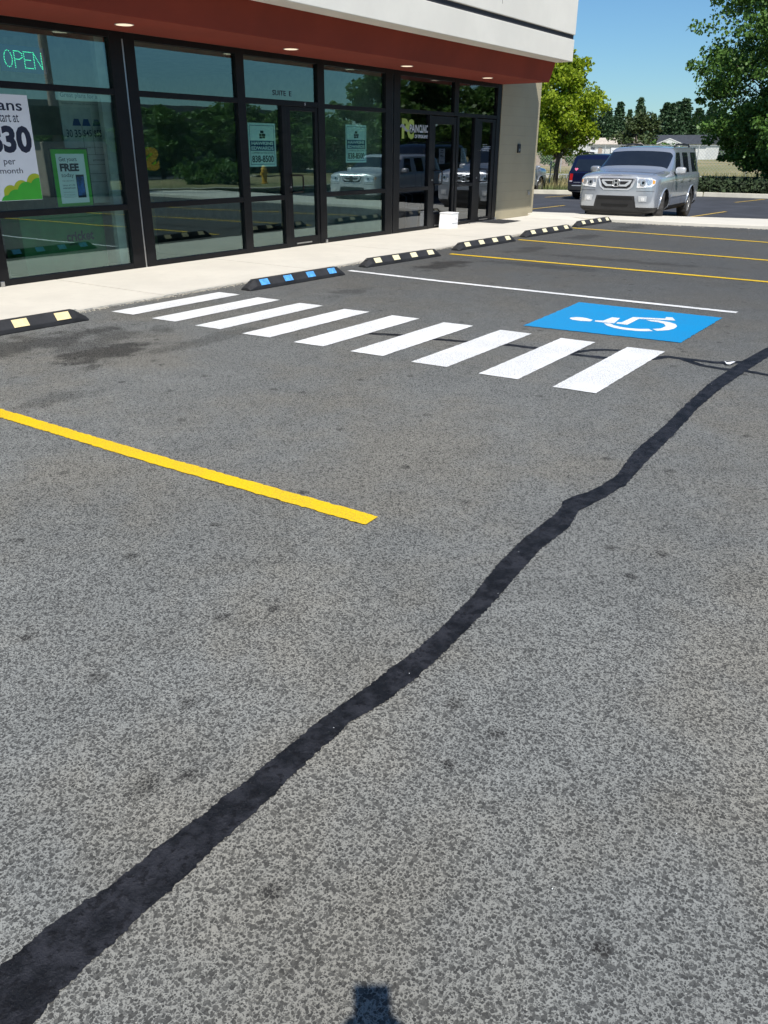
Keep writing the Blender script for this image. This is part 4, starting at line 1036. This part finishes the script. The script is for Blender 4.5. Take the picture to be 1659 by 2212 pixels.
# dark blue SUV seen from behind
def rear_kit(r, decal):
    wrap('rear_bumper', '-x', [(-.84, .60), (.84, .60), (.82, .38), (-.82, .38)], M['trim'], r, .05)
    wrap('bumper_strip', '-x', rect(-.70, .70, .535, .565), M['grey_ink'], r, .056)
    for s in (-1, 1):
        tl = wrap('tail_lamp', '-x', [(s*.70, 1.0), (s*.825, 1.0), (s*.825, .68), (s*.72, .68)][::s], M['redlens'], r, .012)
        wrap('reverse_lens', '-x', [(s*.71, .74), (s*.822, .74), (s*.822, .69), (s*.72, .69)][::s], M['silver_light'], tl, .015)
    wrap('window_seal', '-x', rect(-.76, .76, 1.095, 1.105), M['well'], r, .006)
    wrap('badge', '-x', rect(.38, .66, .665, .68), M['grey_ink'], r, .008)
    MB().box(-2.55, -2.40, -.12, .12, .33, .37).tube([(-2.54, 0, .37), (-2.54, 0, .44)], .03, 10).build('tow_hitch', M['chrome'], r)
    wrap('licence_plate', '-x', rect(-.34, -.08, .42, .54), M['white_plain'], r, .062)
    if decal:
        pts = []
        for i in range(24):
            t_ = 2*PI*i/24; pts.append((.60+.0042*16*math.sin(t_)**3, 1.17+.0042*(13*math.cos(t_)-5*math.cos(2*t_)-2*math.cos(3*t_)-math.cos(4*t_))))
        wrap('heart_decal', '-x', pts, M['pink'], r, .008, back=.0)
blu = make_car('parked_suv', M['blue_car'], 'dark blue SUV seen from behind at the far kerb, with a small pink heart decal', 'car', None, (33.05-.63, 2.50, -.13), math.radians(3), (.90, .93, .88), style='blue')
rear_kit(blu, True)
sed = make_car('parked_suv', M['silver'], 'pale car showing only its tail lamp past the corner of the building', 'car', None, (32.3, 6.72, -.13), math.radians(2), (.90, .93, .84), style='blue')
rear_kit(sed, False)
ref1 = make_car('parked_suv', M['silver_light'], 'pale silver car seen only as a reflection in the wide window right of suite E', 'car', None, (24.2, -7.0, -.13), math.radians(176), (.95, .95, .86), style='sedan')
front_silver(ref1, False)
ref2 = make_car('parked_suv', M['black_car'], 'black SUV seen only as a dark reflection in the clinic windows', 'car', None, (28.6, -8.6, -.13), math.radians(176), (1.1, 1.0, 1.05), style='blue')
front_silver(ref2, False)

# ------------------------------------------------------------------ trees
def leafmat(name, c0, c1, rough=.5, trans=.35, vs=2.0, spec=.4):
    mt = bpy.data.materials.new(name); mt.use_nodes = True; t = mt.node_tree; p = t.nodes['Principled BSDF']; o = t.nodes['Material Output']
    c = coord(t); n = noise_(t, c, vs, 3); n2 = noise_(t, c, 23, 1)
    f = math_(t, 'MULTIPLY_ADD', n2, .6, math_(t, 'MULTIPLY', n, .4))
    cc = mixc(t, ramp(t, f, .35, .65), c0, c1)
    t.links.new(cc, p.inputs['Base Color']); p.inputs['Roughness'].default_value = rough; p.inputs['Specular IOR Level'].default_value = spec
    tr = N(t, 'ShaderNodeBsdfTranslucent'); t.links.new(cc, tr.inputs[0]); mx = N(t, 'ShaderNodeMixShader', i={0: trans})
    t.links.new(p.outputs[0], mx.inputs[1]); t.links.new(tr.outputs[0], mx.inputs[2]); t.links.new(mx.outputs[0], o.inputs[0]); return mt
M['maple'] = leafmat('yellow_green_leaves', (.14, .24, .012), (.42, .50, .035), trans=.45)
M['poplar'] = leafmat('dark_green_leaves', (.04, .10, .015), (.14, .26, .05), rough=.5, trans=.34, spec=.45)
M['pine'] = leafmat('pine_needles', (.036, .078, .036), (.085, .145, .065), trans=.15)  # needle colour lightened to paint in distance haze
M['juniper'] = leafmat('olive_needles', (.03, .055, .018), (.09, .12, .04), trans=.1)
M['bark'] = mat('grey_bark', (.13, .10, .075), .95, var=.4, vs=14, bmp=.6, bs=30)
def leafcloud(b, rng, c_, rad, n, size, droop=0.0, flat=1.0):
    for _ in range(n):
        while True:
            d = Vector((rng.uniform(-1, 1), rng.uniform(-1, 1), rng.uniform(-1, 1)))
            if d.length < 1: break
        p = Vector(c_)+Vector((d.x*rad, d.y*rad, d.z*rad*flat))
        u = Vector((rng.gauss(0, 1), rng.gauss(0, 1), rng.gauss(0, .6)-droop)).normalized(); v = u.cross(Vector((rng.gauss(0, 1), rng.gauss(0, 1), rng.gauss(0, 1)))).normalized()
        s = size*rng.uniform(.6, 1.25); a = u*s; w_ = v*s*.42
        n0 = len(b.v); b.v += [tuple(p), tuple(p+a*.45+w_), tuple(p+a), tuple(p+a*.45-w_)]; b.f.append((n0, n0+1, n0+2, n0+3))
def broadleaf(name, loc, h, zc0, rx, m_, label, cat, seed, nclump, nleaf, size, trunk_r, droop=0, group=None, cone=0, taper=.75, clr=.55):
    rng = random.Random(seed); r = empty(name, loc, rng.uniform(0, 6)); tag(r, label, cat, group)
    tb = MB(); lb = MB()
    top = h*.86; lean = Vector((rng.uniform(-.12, .12), rng.uniform(-.12, .12), 0))
    tp = [Vector((0, 0, -.1)), Vector((0, 0, zc0*.6)), Vector((lean.x*h*.3, lean.y*h*.3, h*.45)), Vector((lean.x*h*.5, lean.y*h*.5, top))]
    tb.tube(tp, [trunk_r*1.15, trunk_r*.9, trunk_r*.6, trunk_r*.12], 10)
    cz = (h+zc0)/2; hz = (h-zc0)/2
    for i in range(nclump):
        u = rng.uniform(-1, 1); a = rng.uniform(0, 2*PI); k = math.sqrt(max(0, 1-abs(u)**(4 if cone else 2.2)))
        prof = k*(1-(taper*.5)*max(0, u))*(1-cone*u)
        rr = rx*prof*(rng.random()**.45)*(1+.22*noise.noise((math.cos(a)*1.5+seed, math.sin(a)*1.5, u*2)))
        z = cz+hz*u*.97
        c_ = Vector((math.cos(a)*rr, math.sin(a)*rr, z))
        # limb
        t0 = max(.12, min(.92, (z-rr*.75-0)/top)); base = tp[1].lerp(tp[3], max(0, min(1, (t0*top-tp[1].z)/(tp[3].z-tp[1].z))))
        mid = base.lerp(c_, .55)+Vector((0, 0, .06*rr))
        if i % 2 == 0: tb.tube([base, mid, c_], [trunk_r*.22*(1-t0*.6), trunk_r*.12, .006], 5, cap=False)
        cr = clr*rng.uniform(.55, 1.2)*(.55+.45*prof)
        leafcloud(lb, rng, c_, cr, int(nleaf*rng.uniform(.6, 1.3)), size, droop, .75)
        # stray outer twigs
        if rng.random() < .5:
            o_ = Vector((c_.x, c_.y, 0)).normalized()*cr*1.2
            leafcloud(lb, rng, c_+o_+Vector((0, 0, rng.uniform(-.2, .35)-droop*.4)), cr*.45, int(nleaf*.22), size, droop, .6)
    tb.build('trunk', M['bark'], r, smooth=True)
    me = lb.mesh('crown'); link('crown', me, m_, r)
    return r
broadleaf('maple_tree', (34.35, 5.5, -.02), 4.95, 1.35, 1.48, M['maple'], 'young maple with yellow green leaves beside the corner of the building', 'tree', 4, 120, 190, .13, .11, clr=.52, taper=1.2)
broadleaf('cottonwood_tree', (40.2, -3.1, -.02), 12.5, .55, 4.0, M['poplar'], 'large dark green leafy tree at the right edge behind the silver SUV', 'tree', 9, 380, 430, .145, .26, droop=.9, clr=.85, taper=.3, cone=.2)
# pines
def conifer_mesh(seed, h=12, r0=2.3, m_=None):
    rng = random.Random(seed); lb = MB(); tb = MB(); tb.tube([(0, 0, -.3), (0, 0, h*.5), (0, 0, h*.97)], [.22, .14, .02], 7)
    z = h*.04
    while z < h*.985:
        f = 1-z/h; rr = r0*(f**.8)*rng.uniform(.75, 1.12)+.1; n = int(6+9*f)
        for i in range(n):
            a = 2*PI*(i+rng.random())/n; L = rr*rng.uniform(.6, 1.1)
            for k in range(5):
                t_ = (k+rng.random())/5; p = Vector((math.cos(a)*L*t_, math.sin(a)*L*t_, z+(.10 if f < .3 else -.12)*L*t_*t_+rng.uniform(-.1, .1)))
                leafcloud(lb, rng, p, .26+.16*f, 7, .6*(.6+.5*f), .0, .5)
        z += h*.030*rng.uniform(.8, 1.2)
    return tb.mesh('trunk'), lb.mesh('crown')
CM = [conifer_mesh(s) for s in (1, 2, 3)]
for t_, c_ in CM: t_.materials.append(M['bark']); c_.materials.append(M['pine'])
pines = [(66.8, 12.2, 1.2), (64.0, 10.5, 1.0), (61.8, 11.2, .9), (60.2, 10.0, .9), (58.2, 12.4, .95), (54.4, 11.5, 1.2), (52.6, 11.9, 1.15), (48.7, 12.1, 1.3), (50.4, 11.0, 1.1), (46.4, 10.2, 1.2), (44, 11, 1.2), (41, 10, 1.2), (38, 10.5, 1.2), (35, 11, 1.2),
         (69.5, 10.8, 1.1), (72, 12, 1.2), (75, 11, 1.2), (56.3, 9.2, 1.1), (62.9, 8.6, 1.2), (65.5, 9.0, 1.2), (59.2, 8.4, 1.2), (57.0, 9.8, .9), (47.6, 9.0, 1.2), (51.6, 8.6, 1.2), (67.9, 8.5, 1.2), (55.2, 8.7, 1.2), (53.3, 9.3, 1.1), (49.5, 8.8, 1.1), (45.2, 8.5, 1.2), (61.0, 7.8, 1.2), (63.6, 8.0, 1.1), (71, 9, 1.2)]
prg = random.Random(8)
pines += [(33+k*1.35+prg.uniform(-.4, .4), prg.uniform(7.2, 9.0), 1.25) for k in range(32)]
for i, (y, h, w_) in enumerate(pines):
    rng = random.Random(i); r = empty('pine_tree', (200+rng.uniform(-6, 14), y+rng.uniform(-.3, .3), -.1), rng.uniform(0, 6)); s = h/12; r.scale = (w_*s*1.25, w_*s*1.25, s)
    tag(r, 'dark pine tree standing in the far row behind the houses', 'tree', 'far row of dark pine trees')
    link('trunk', CM[i % 3][0], None, r); link('crown', CM[i % 3][1], None, r)
broadleaf('juniper_tree', (70, 14.3, 0), 4.15, 1.0, 1.75, M['juniper'], 'rounded olive green tree in front of the houses, above the silver SUV', 'tree', 21, 46, 110, .2, .16, clr=.55, taper=1.0)
for i, (x, y, h, rx, lb) in enumerate(((66, 19.3, 2.3, 1.5, 'low green bush behind the chain link fence, right of the maple'), (120, 27.5, 2.4, 2.0, 'low green bush near the pale roofed house'), (62, 9.6, 2.0, 1.5, 'low bush beyond the fence behind the roof of the silver SUV'), (64, 22.5, 3.0, 1.7, 'dark bush beyond the maple trunk'))):
    broadleaf('bush', (x, y, 0), h, .1, rx, M['poplar'] if i != 1 else M['juniper'], lb, 'bush', 30+i, 22, 80, .2, .05, clr=.5)
# dry grass on the verge
def grassmat():
    mt, t, p = nodes('dry_grass_blades'); c = coord(t); n = noise_(t, c, .8, 4); n2 = noise_(t, c, 30, 1); sx = N(t, 'ShaderNodeSeparateXYZ'); t.links.new(c, sx.inputs[0])
    tall = ramp(t, sx.outputs[2], .03, .32)
    dry = mixc(t, n2, (.30, .24, .11), (.50, .42, .22)); gr = mixc(t, n2, (.06, .10, .03), (.14, .17, .06))
    cc = mixc(t, math_(t, 'MULTIPLY', tall, ramp(t, n, .2, .6)), gr, dry); t.links.new(cc, p.inputs['Base Color']); p.inputs['Roughness'].default_value = .9; return mt
M['grass'] = grassmat()
def blades(name, n, area, hh, label, seed):
    rng = random.Random(seed); b = MB()
    for i in range(n):
        x, y = area(rng); h = rng.uniform(*hh)*(1 if rng.random() < .8 else 1.5); a = rng.uniform(0, PI); w_ = rng.uniform(.006, .018); l = Vector((rng.gauss(0, .22), rng.gauss(0, .22), 1))*h
        dx, dy = math.cos(a)*w_, math.sin(a)*w_
        b.add([(x-dx, y-dy, -.02), (x+dx, y+dy, -.02), (x+l.x*.5+dx*.6, y+l.y*.5+dy*.6, l.z*.55-.02), (x+l.x, y+l.y, l.z-.02)], [(0, 1, 2), (0, 2, 3)])
    tag(b.build(name, M['grass']), label, 'grass', kind='stuff')
def kx(y):   # kerb line x for a given y
    for (a, c_) in zip(kp2, kp2[1:]):
        if c_[1] <= y <= a[1]: return a[0]+(c_[0]-a[0])*(a[1]-y)/(a[1]-c_[1])
    return 35.3
kp2 = kp
def a1(r):
    y = r.uniform(-14, 12); return kx(y)+(.35 if y > .7 else 3.2)+abs(r.gauss(0, 2.6)), y
def a2(r):
    return r.uniform(38, 62), r.uniform(-10, 26)
M['cover'] = mat('painted_shade_green', (.028, .048, .016), .8, var=.5, vs=5)  # near-black green paints the shade on the grass under the large tree
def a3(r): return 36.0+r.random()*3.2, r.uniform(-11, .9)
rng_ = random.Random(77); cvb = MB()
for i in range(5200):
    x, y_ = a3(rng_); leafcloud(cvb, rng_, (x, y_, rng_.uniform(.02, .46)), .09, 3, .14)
tag(cvb.build('painted_shade_plants', M['cover']), 'low plants added under the large tree behind the far kerb, coloured dark as its shade', 'plants', kind='stuff')
blades('dry_grass', 16000, a1, (.18, .52), 'tall dry tan grass growing behind the far kerb', 3)
blades('field_grass', 12000, a2, (.10, .40), 'patchy dry grass and weeds across the field', 5)

# ------------------------------------------------------------------ fences, houses, far things
M['galv'] = mat('galvanised_steel', (.42, .44, .45), .5, metal=.3)
def chain_fence(p, q, h, step, label, lattice=.22, zb=0, wr=.008, group=None):
    r = empty('chain_link_fence', (p[0], p[1], zb)); d = Vector((q[0]-p[0], q[1]-p[1], 0)); L = d.length; r.rotation_euler = (0, 0, math.atan2(d.y, d.x)); tag(r, label, 'fence', group)
    n = int(L/step)
    for i in range(n+1): MB().tube([(i*step, 0, 0), (i*step, 0, h+.03)], .035, 8).build('post', M['galv'], r)
    MB().tube([(0, 0, h), (L, 0, h)], .024, 6).build('top_rail', M['galv'], r)
    b = MB(); x = -h
    while x < L:
        for sg in (1, -1):
            a = [(x, .05), (x+h, h)] if sg > 0 else [(x, h), (x+h, .05)]
            (xa, za), (xb, zb2) = a
            if xa < 0: za += (zb2-za)*(0-xa)/(xb-xa); xa = 0
            if xb > L: zb2 = za+(zb2-za)*(L-xa)/(xb-xa); xb = L
            if xb > xa: b.add([(xa, 0, za-wr), (xb, 0, zb2-wr), (xb, 0, zb2+wr), (xa, 0, za+wr)], [(0, 1, 2, 3)])
        x += lattice
    b.build('wire_mesh', M['galv'], r); return r
chain_fence((60, 19.5), (60, -6), 1.84, 3.2, 'tall chain link fence across the field behind the silver SUV')
chain_fence((37.4, 9.5), (41.5, -8), .50, 3.0, 'low wire fence in the dry grass just behind the far kerb', .3, wr=.004)
MB_ = MB().tube([(0, 0, 0), (0, 0, 1.1)], .03, 8).build('fence_post', M['galv']); MB_.location = (36.6, 6.75, -.02); tag(MB_, 'single steel post in the grass left of the maple trunk', 'post')
for i, (y, z, lb) in enumerate(((11.75, 1.35, 'white sign board on the fence above the hood line of the silver SUV'), (13.6, 1.40, 'small white sign on the fence left of the silver SUV roof'))):
    s = MB().box(59.93, 59.95, y, y+(.9 if i == 0 else .55), z, z+(.33 if i == 0 else .16)).build('fence_sign', M['white_plain']); tag(s, lb, 'sign')
    b = MB().box(59.925, 59.929, y+.1, y+(.8 if i == 0 else .45), z+.12, z+.16).build('lettering_line', M['grey_ink'], s)
M['tan_wall'] = mat('tan_painted_wall', (.42, .33, .27), .9); M['tan_roof'] = mat('beige_shingles', (.52, .46, .38), .95, var=.2, vs=3); M['dark_roof'] = mat('charcoal_shingles', (.045, .05, .06), .9, var=.25, vs=3)
M['siding'] = mat('white_siding', (.66, .66, .64), .8)
w_ = MB().box(84, 84.3, 16, 40, -.1, 1.0).build('low_wall', M['tan_wall']); tag(w_, 'long low tan wall beyond the chain link fence', 'wall')
w_.location = (0, 0, 0)
def house(x, y0, y1, ze, zr, mr, mw, label, gable=None):
    r = empty('house', (x, (y0+y1)/2, -.05)); tag(r, label, 'house'); hw = (y1-y0)/2; dp = 9
    MB().box(0, dp, -hw+.3, hw-.3, 0, ze).build('wall', mw, r)
    b = MB(); b.prism([(-.5, -hw, ze-.05), (dp/2, -hw, zr), (dp+.5, -hw, ze-.05)], (0, 2*hw, 0)); b.build('roof', mr, r)
    for yy in (-hw*.5, hw*.35):
        wn = MB().box(-.06, .02, yy-.6, yy+.6, .9, 2.0).build('window', M['carglass'], r); MB().box(-.09, -.065, yy-.7, yy+.7, .8, .88).build('sill', M['siding'], wn)
    dr = MB().box(-.05, .02, -.45+hw*.02, .45, 0, 2.0).build('door', M['tan_wall'], r)
    if gable:
        gy, gw, gz0, gz1 = gable
        g = MB(); g.prism([(-2.2, gy-gw, gz0), (-2.2, gy+gw, gz0), (-2.2, gy, gz1)], (4.5, 0, 0)); gg = g.build('gable_roof', mr, r)
        g = MB(); g.prism([(-2.26, gy-gw*.86, gz0), (-2.26, gy+gw*.86, gz0), (-2.26, gy, gz1-.13)], (.05, 0, 0)); g.box(-2.2, 0, gy-gw*.85, gy+gw*.85, 0, gz0-.005); g.build('gable_wall', mw, r)
        g = MB()
        for s in (-1, 1): g.prism([(-2.32, gy, gz1+.03), (-2.32, gy+s*gw*1.05, gz0-.02), (-2.32, gy+s*gw*1.05, gz0-.18), (-2.32, gy, gz1-.14)], (.05, 0, 0))
        g.build('barge_board', M['siding'], r)
    return r
house(165, 48.2, 58.5, 2.6, 3.75, M['tan_roof'], M['siding'], 'low house with a beige shingle roof, left of the olive tree', gable=(3.6, 1.9, 2.7, 3.9))
house(168, 34, 45.2, 2.7, 4.25, M['dark_roof'], M['siding'], 'low house with a charcoal roof and white gable, right of the olive tree', gable=(.9, 2.3, 2.75, 3.6))
lm = empty('lumber_pile', (50, 9.2, 0), .3); tag(lm, 'pile of pale boards lying in the field left of the blue SUV', 'lumber')
for k in range(5): MB().box(-1.6+.2*k, 1.8+.1*k, -.5+.2*k, -.35+.2*k, .02+.1*(k % 3), .12+.1*(k % 3)).build('board', M['tan_roof'], lm)

# ------------------------------------------------------------------ what the windows reflect (right of the photo)
refl = [(24, -30, 3.4, 2.2), (29, -32, 4.0, 2.3), (33, -28, 4.3, 2.2), (38, -27, 4.9, 2.6), (42, -23, 3.8, 2.2), (50, -22, 7.4, 3.4), (57, -19.5, 7.0, 3.2), (18, -34, 3.6, 2.3), (12, -34, 3.5, 2.4), (56, -30, 8.0, 3.5), (62, -24, 7.2, 3.2), (47, -30, 5.2, 2.6)]
base_t = broadleaf('shade_tree', (21, -24, 0), 6.0, .6, 2.4, M['poplar'], 'leafy tree beyond the photo edge, reflected in the shop windows', 'tree', 50, 70, 120, .26, .14, clr=.75, group='trees reflected in the shop windows')
for i, (x, y, h, rx) in enumerate(refl):
    o = base_t if i == 0 else copy_tree(base_t)
    o.location = (x, y, 0); o.scale = (rx/2.4, rx/2.4, h*.8/6.0); o.rotation_euler = (0, 0, i*1.7)
sheet('planting_island', [(14, -17.5), (23, -15.2), (25.2, -13.4), (27, -13.2), (40, -16), (42, -23), (14, -23)], .11, M['field'], thick=.12)
kerb_run([(40, -16), (27, -13.2), (25.2, -13.4), (23, -15.2), (14, -17.5)], .14, 0, .2, 'island_kerb', M['kerb'])
hd = broadleaf('hedge', (26.6, -17.6, .1), .95, .0, 1.5, M['poplar'], 'clipped hedge on the island reflected in the suite E window', 'hedge', 61, 40, 90, .14, .04, clr=.4)
hy = empty('fire_hydrant', (28.9, -16.8, .1)); tag(hy, 'yellow fire hydrant reflected below the left real estate sign', 'hydrant')
M['hyd'] = mat('yellow_enamel', (.70, .40, .05), .4)
MB().tube([(0, 0, 0), (0, 0, .05), (0, 0, .06), (0, 0, .55), (0, 0, .60), (0, 0, .70), (0, 0, .76)], [.17, .17, .11, .11, .13, .09, .03], 14).build('barrel', M['hyd'], hy, smooth=False)
MB().tube([(-.2, 0, .45), (.2, 0, .45)], .055, 10).build('side_outlets', M['hyd'], hy); MB().tube([(0, -.19, .38), (0, 0, .38)], .07, 10).build('front_outlet', M['hyd'], hy)
sg = empty('pylon_sign', (18.5, -16.6, 0)); tag(sg, 'tall pole with a dark reader board cabinet, reflected in the suite E shop window', 'sign')
MB().tube([(0, 0, 0), (0, 0, 9)], .13, 12).build('pole', M['tan_wall'], sg)
cb = MB().box(-1.3, 1.3, -.25, .25, 1.9, 2.75).build('cabinet', M['trim'], sg, bevel=.02)
MB().box(-1.2, -.2, .252, .26, 2.0, 2.65).build('screen', M['well'], cb)
bb = MB().box(-1.0, 1.5, -.6, .6, 0, 1.7).build('planter', M['tan_wall'], sg, bevel=.05)
rb = empty('beige_shop', (36, -34, 0), .15); tag(rb, 'low beige building across the lot, seen only reflected in the glass', 'building')
MB().box(-14, 14, -6, 0, 0, 3.4).build('wall', M['cmu'], rb); MB().box(-14.3, 14.3, -6.3, .3, 3.41, 3.9).build('roof', M['tan_wall'], rb)
for x in (-9, -3, 3, 9): MB().box(x-1.4, x+1.4, .003, .05, .8, 2.6).build('window', M['carglass'], rb)

# ------------------------------------------------------------------ the photographer (only the shadow is in the picture)
def skin(name, pts, edges, radii, m_, parent=None, sub=2, root=0):
    me = bpy.data.meshes.new(name); me.from_pydata(pts, edges, []); o = link(name, me, m_, parent)
    sk = o.modifiers.new('skin', 'SKIN'); sk.use_smooth_shade = True
    d = me.skin_vertices[0].data if me.skin_vertices else None
    if d is None: 
        me.attributes  # skin layer is made by the modifier
    bm = bmesh.new(); bm.from_mesh(me); ly = bm.verts.layers.skin.verify()
    for v, r in zip(bm.verts, radii):
        v[ly].radius = (r, r) if not isinstance(r, tuple) else r
        v[ly].use_root = (v.index == root)
    bm.to_mesh(me); bm.free()
    s = o.modifiers.new('sub', 'SUBSURF'); s.levels = sub; s.render_levels = sub
    return o
M['skin'] = mat('skin', (.52, .32, .23), .5); M['shirt'] = mat('navy_shirt', (.04, .05, .10), .9); M['hair'] = mat('brown_hair', (.05, .03, .02), .8)
fx, fy = math.cos(YAW), math.sin(YAW)
PH = Vector((-.042, -9.537, 1.418))          # the phone
base = Vector((PH.x-.46*fx, PH.y-.46*fy, 0))
def W_(f, s, z): return tuple(Vector((base.x+f*fx+s*fy, base.y+f*fy-s*fx, z)))   # forward, right, up
pp = [W_(0, 0, .93), W_(0, 0, 1.12), W_(0, 0, 1.34), W_(0, 0, 1.42), W_(.01, 0, 1.50), W_(.03, 0, 1.60), W_(.04, 0, 1.70),
      W_(0, .17, 1.37), W_(.04, .22, 1.10), W_(.27, .15, 1.24), W_(.44, .065, 1.39),
      W_(0, -.17, 1.37), W_(.04, -.22, 1.10), W_(.27, -.15, 1.24), W_(.44, -.065, 1.39),
      W_(0, .10, .88), W_(.02, .11, .50), W_(0, .12, .10), W_(.14, .14, .04),
      W_(0, -.10, .88), W_(.02, -.11, .50), W_(0, -.12, .10), W_(.14, -.14, .04)]
ee = [(0, 1), (1, 2), (2, 3), (3, 4), (4, 5), (5, 6), (2, 7), (7, 8), (8, 9), (9, 10), (2, 11), (11, 12), (12, 13), (13, 14), (0, 15), (15, 16), (16, 17), (17, 18), (0, 19), (19, 20), (20, 21), (21, 22)]
rad = [.14, .13, .14, .07, .055, .085, .075, .065, .045, .036, .034, .065, .045, .036, .034, .095, .062, .042, .035, .095, .062, .042, .035]
# fingers of both hands closing on the edges of the phone
for hnd, sd in ((10, 1), (14, -1)):
    for k in range(5):
        z = 1.365+.022*k if k < 4 else 1.35; f0 = .445; L = (.016, .018, .020, .018, .014)[k]
        a = len(pp); pp.append(W_(f0, sd*.052, z)); pp.append(W_(f0+L*.5, sd*.046, z+.004)); pp.append(W_(f0+L, sd*.036, z+.006)); ee += [(hnd, a), (a, a+1), (a+1, a+2)]; rad += [.009, .008, .0075]
person = skin('person', pp, ee, rad, M['skin'])
tag(person, 'standing photographer holding a phone out in both hands, seen only as a shadow', 'person')
hair = skin('hair', [W_(0, 0, 1.66), W_(-.01, 0, 1.72), W_(.03, 0, 1.755)], [(0, 1), (1, 2)], [.085, .085, .06], M['hair'], person)
shirt = skin('shirt', [W_(0, 0, .90), W_(0, 0, 1.12), W_(0, 0, 1.34), W_(0, 0, 1.41), W_(0, .18, 1.36), W_(.03, .235, 1.18), W_(0, -.18, 1.36), W_(.03, -.235, 1.18)], [(0, 1), (1, 2), (2, 3), (2, 4), (4, 5), (2, 6), (6, 7)], [.165, .15, .155, .08, .08, .062, .08, .062], M['shirt'], person)
trs = skin('trousers', [W_(0, 0, .96), W_(0, .10, .88), W_(.02, .11, .50), W_(0, .12, .08), W_(0, -.10, .88), W_(.02, -.11, .50), W_(0, -.12, .08)], [(0, 1), (1, 2), (2, 3), (0, 4), (4, 5), (5, 6)], [.15, .11, .075, .06, .11, .075, .06], M['groove'], person)
phn = MB().box(-.038, .038, -.004, .004, -.075, .075).build('phone', M['trim'], bevel=.003); phn.location = PH; phn.rotation_euler = (-PITCH, 0, YAW-PI/2); tag(phn, 'black phone held upright by the photographer, just beside the camera', 'phone')
MB().box(-.034, .034, -.0055, -.0042, -.068, .068).build('screen', M['carglass'], phn)
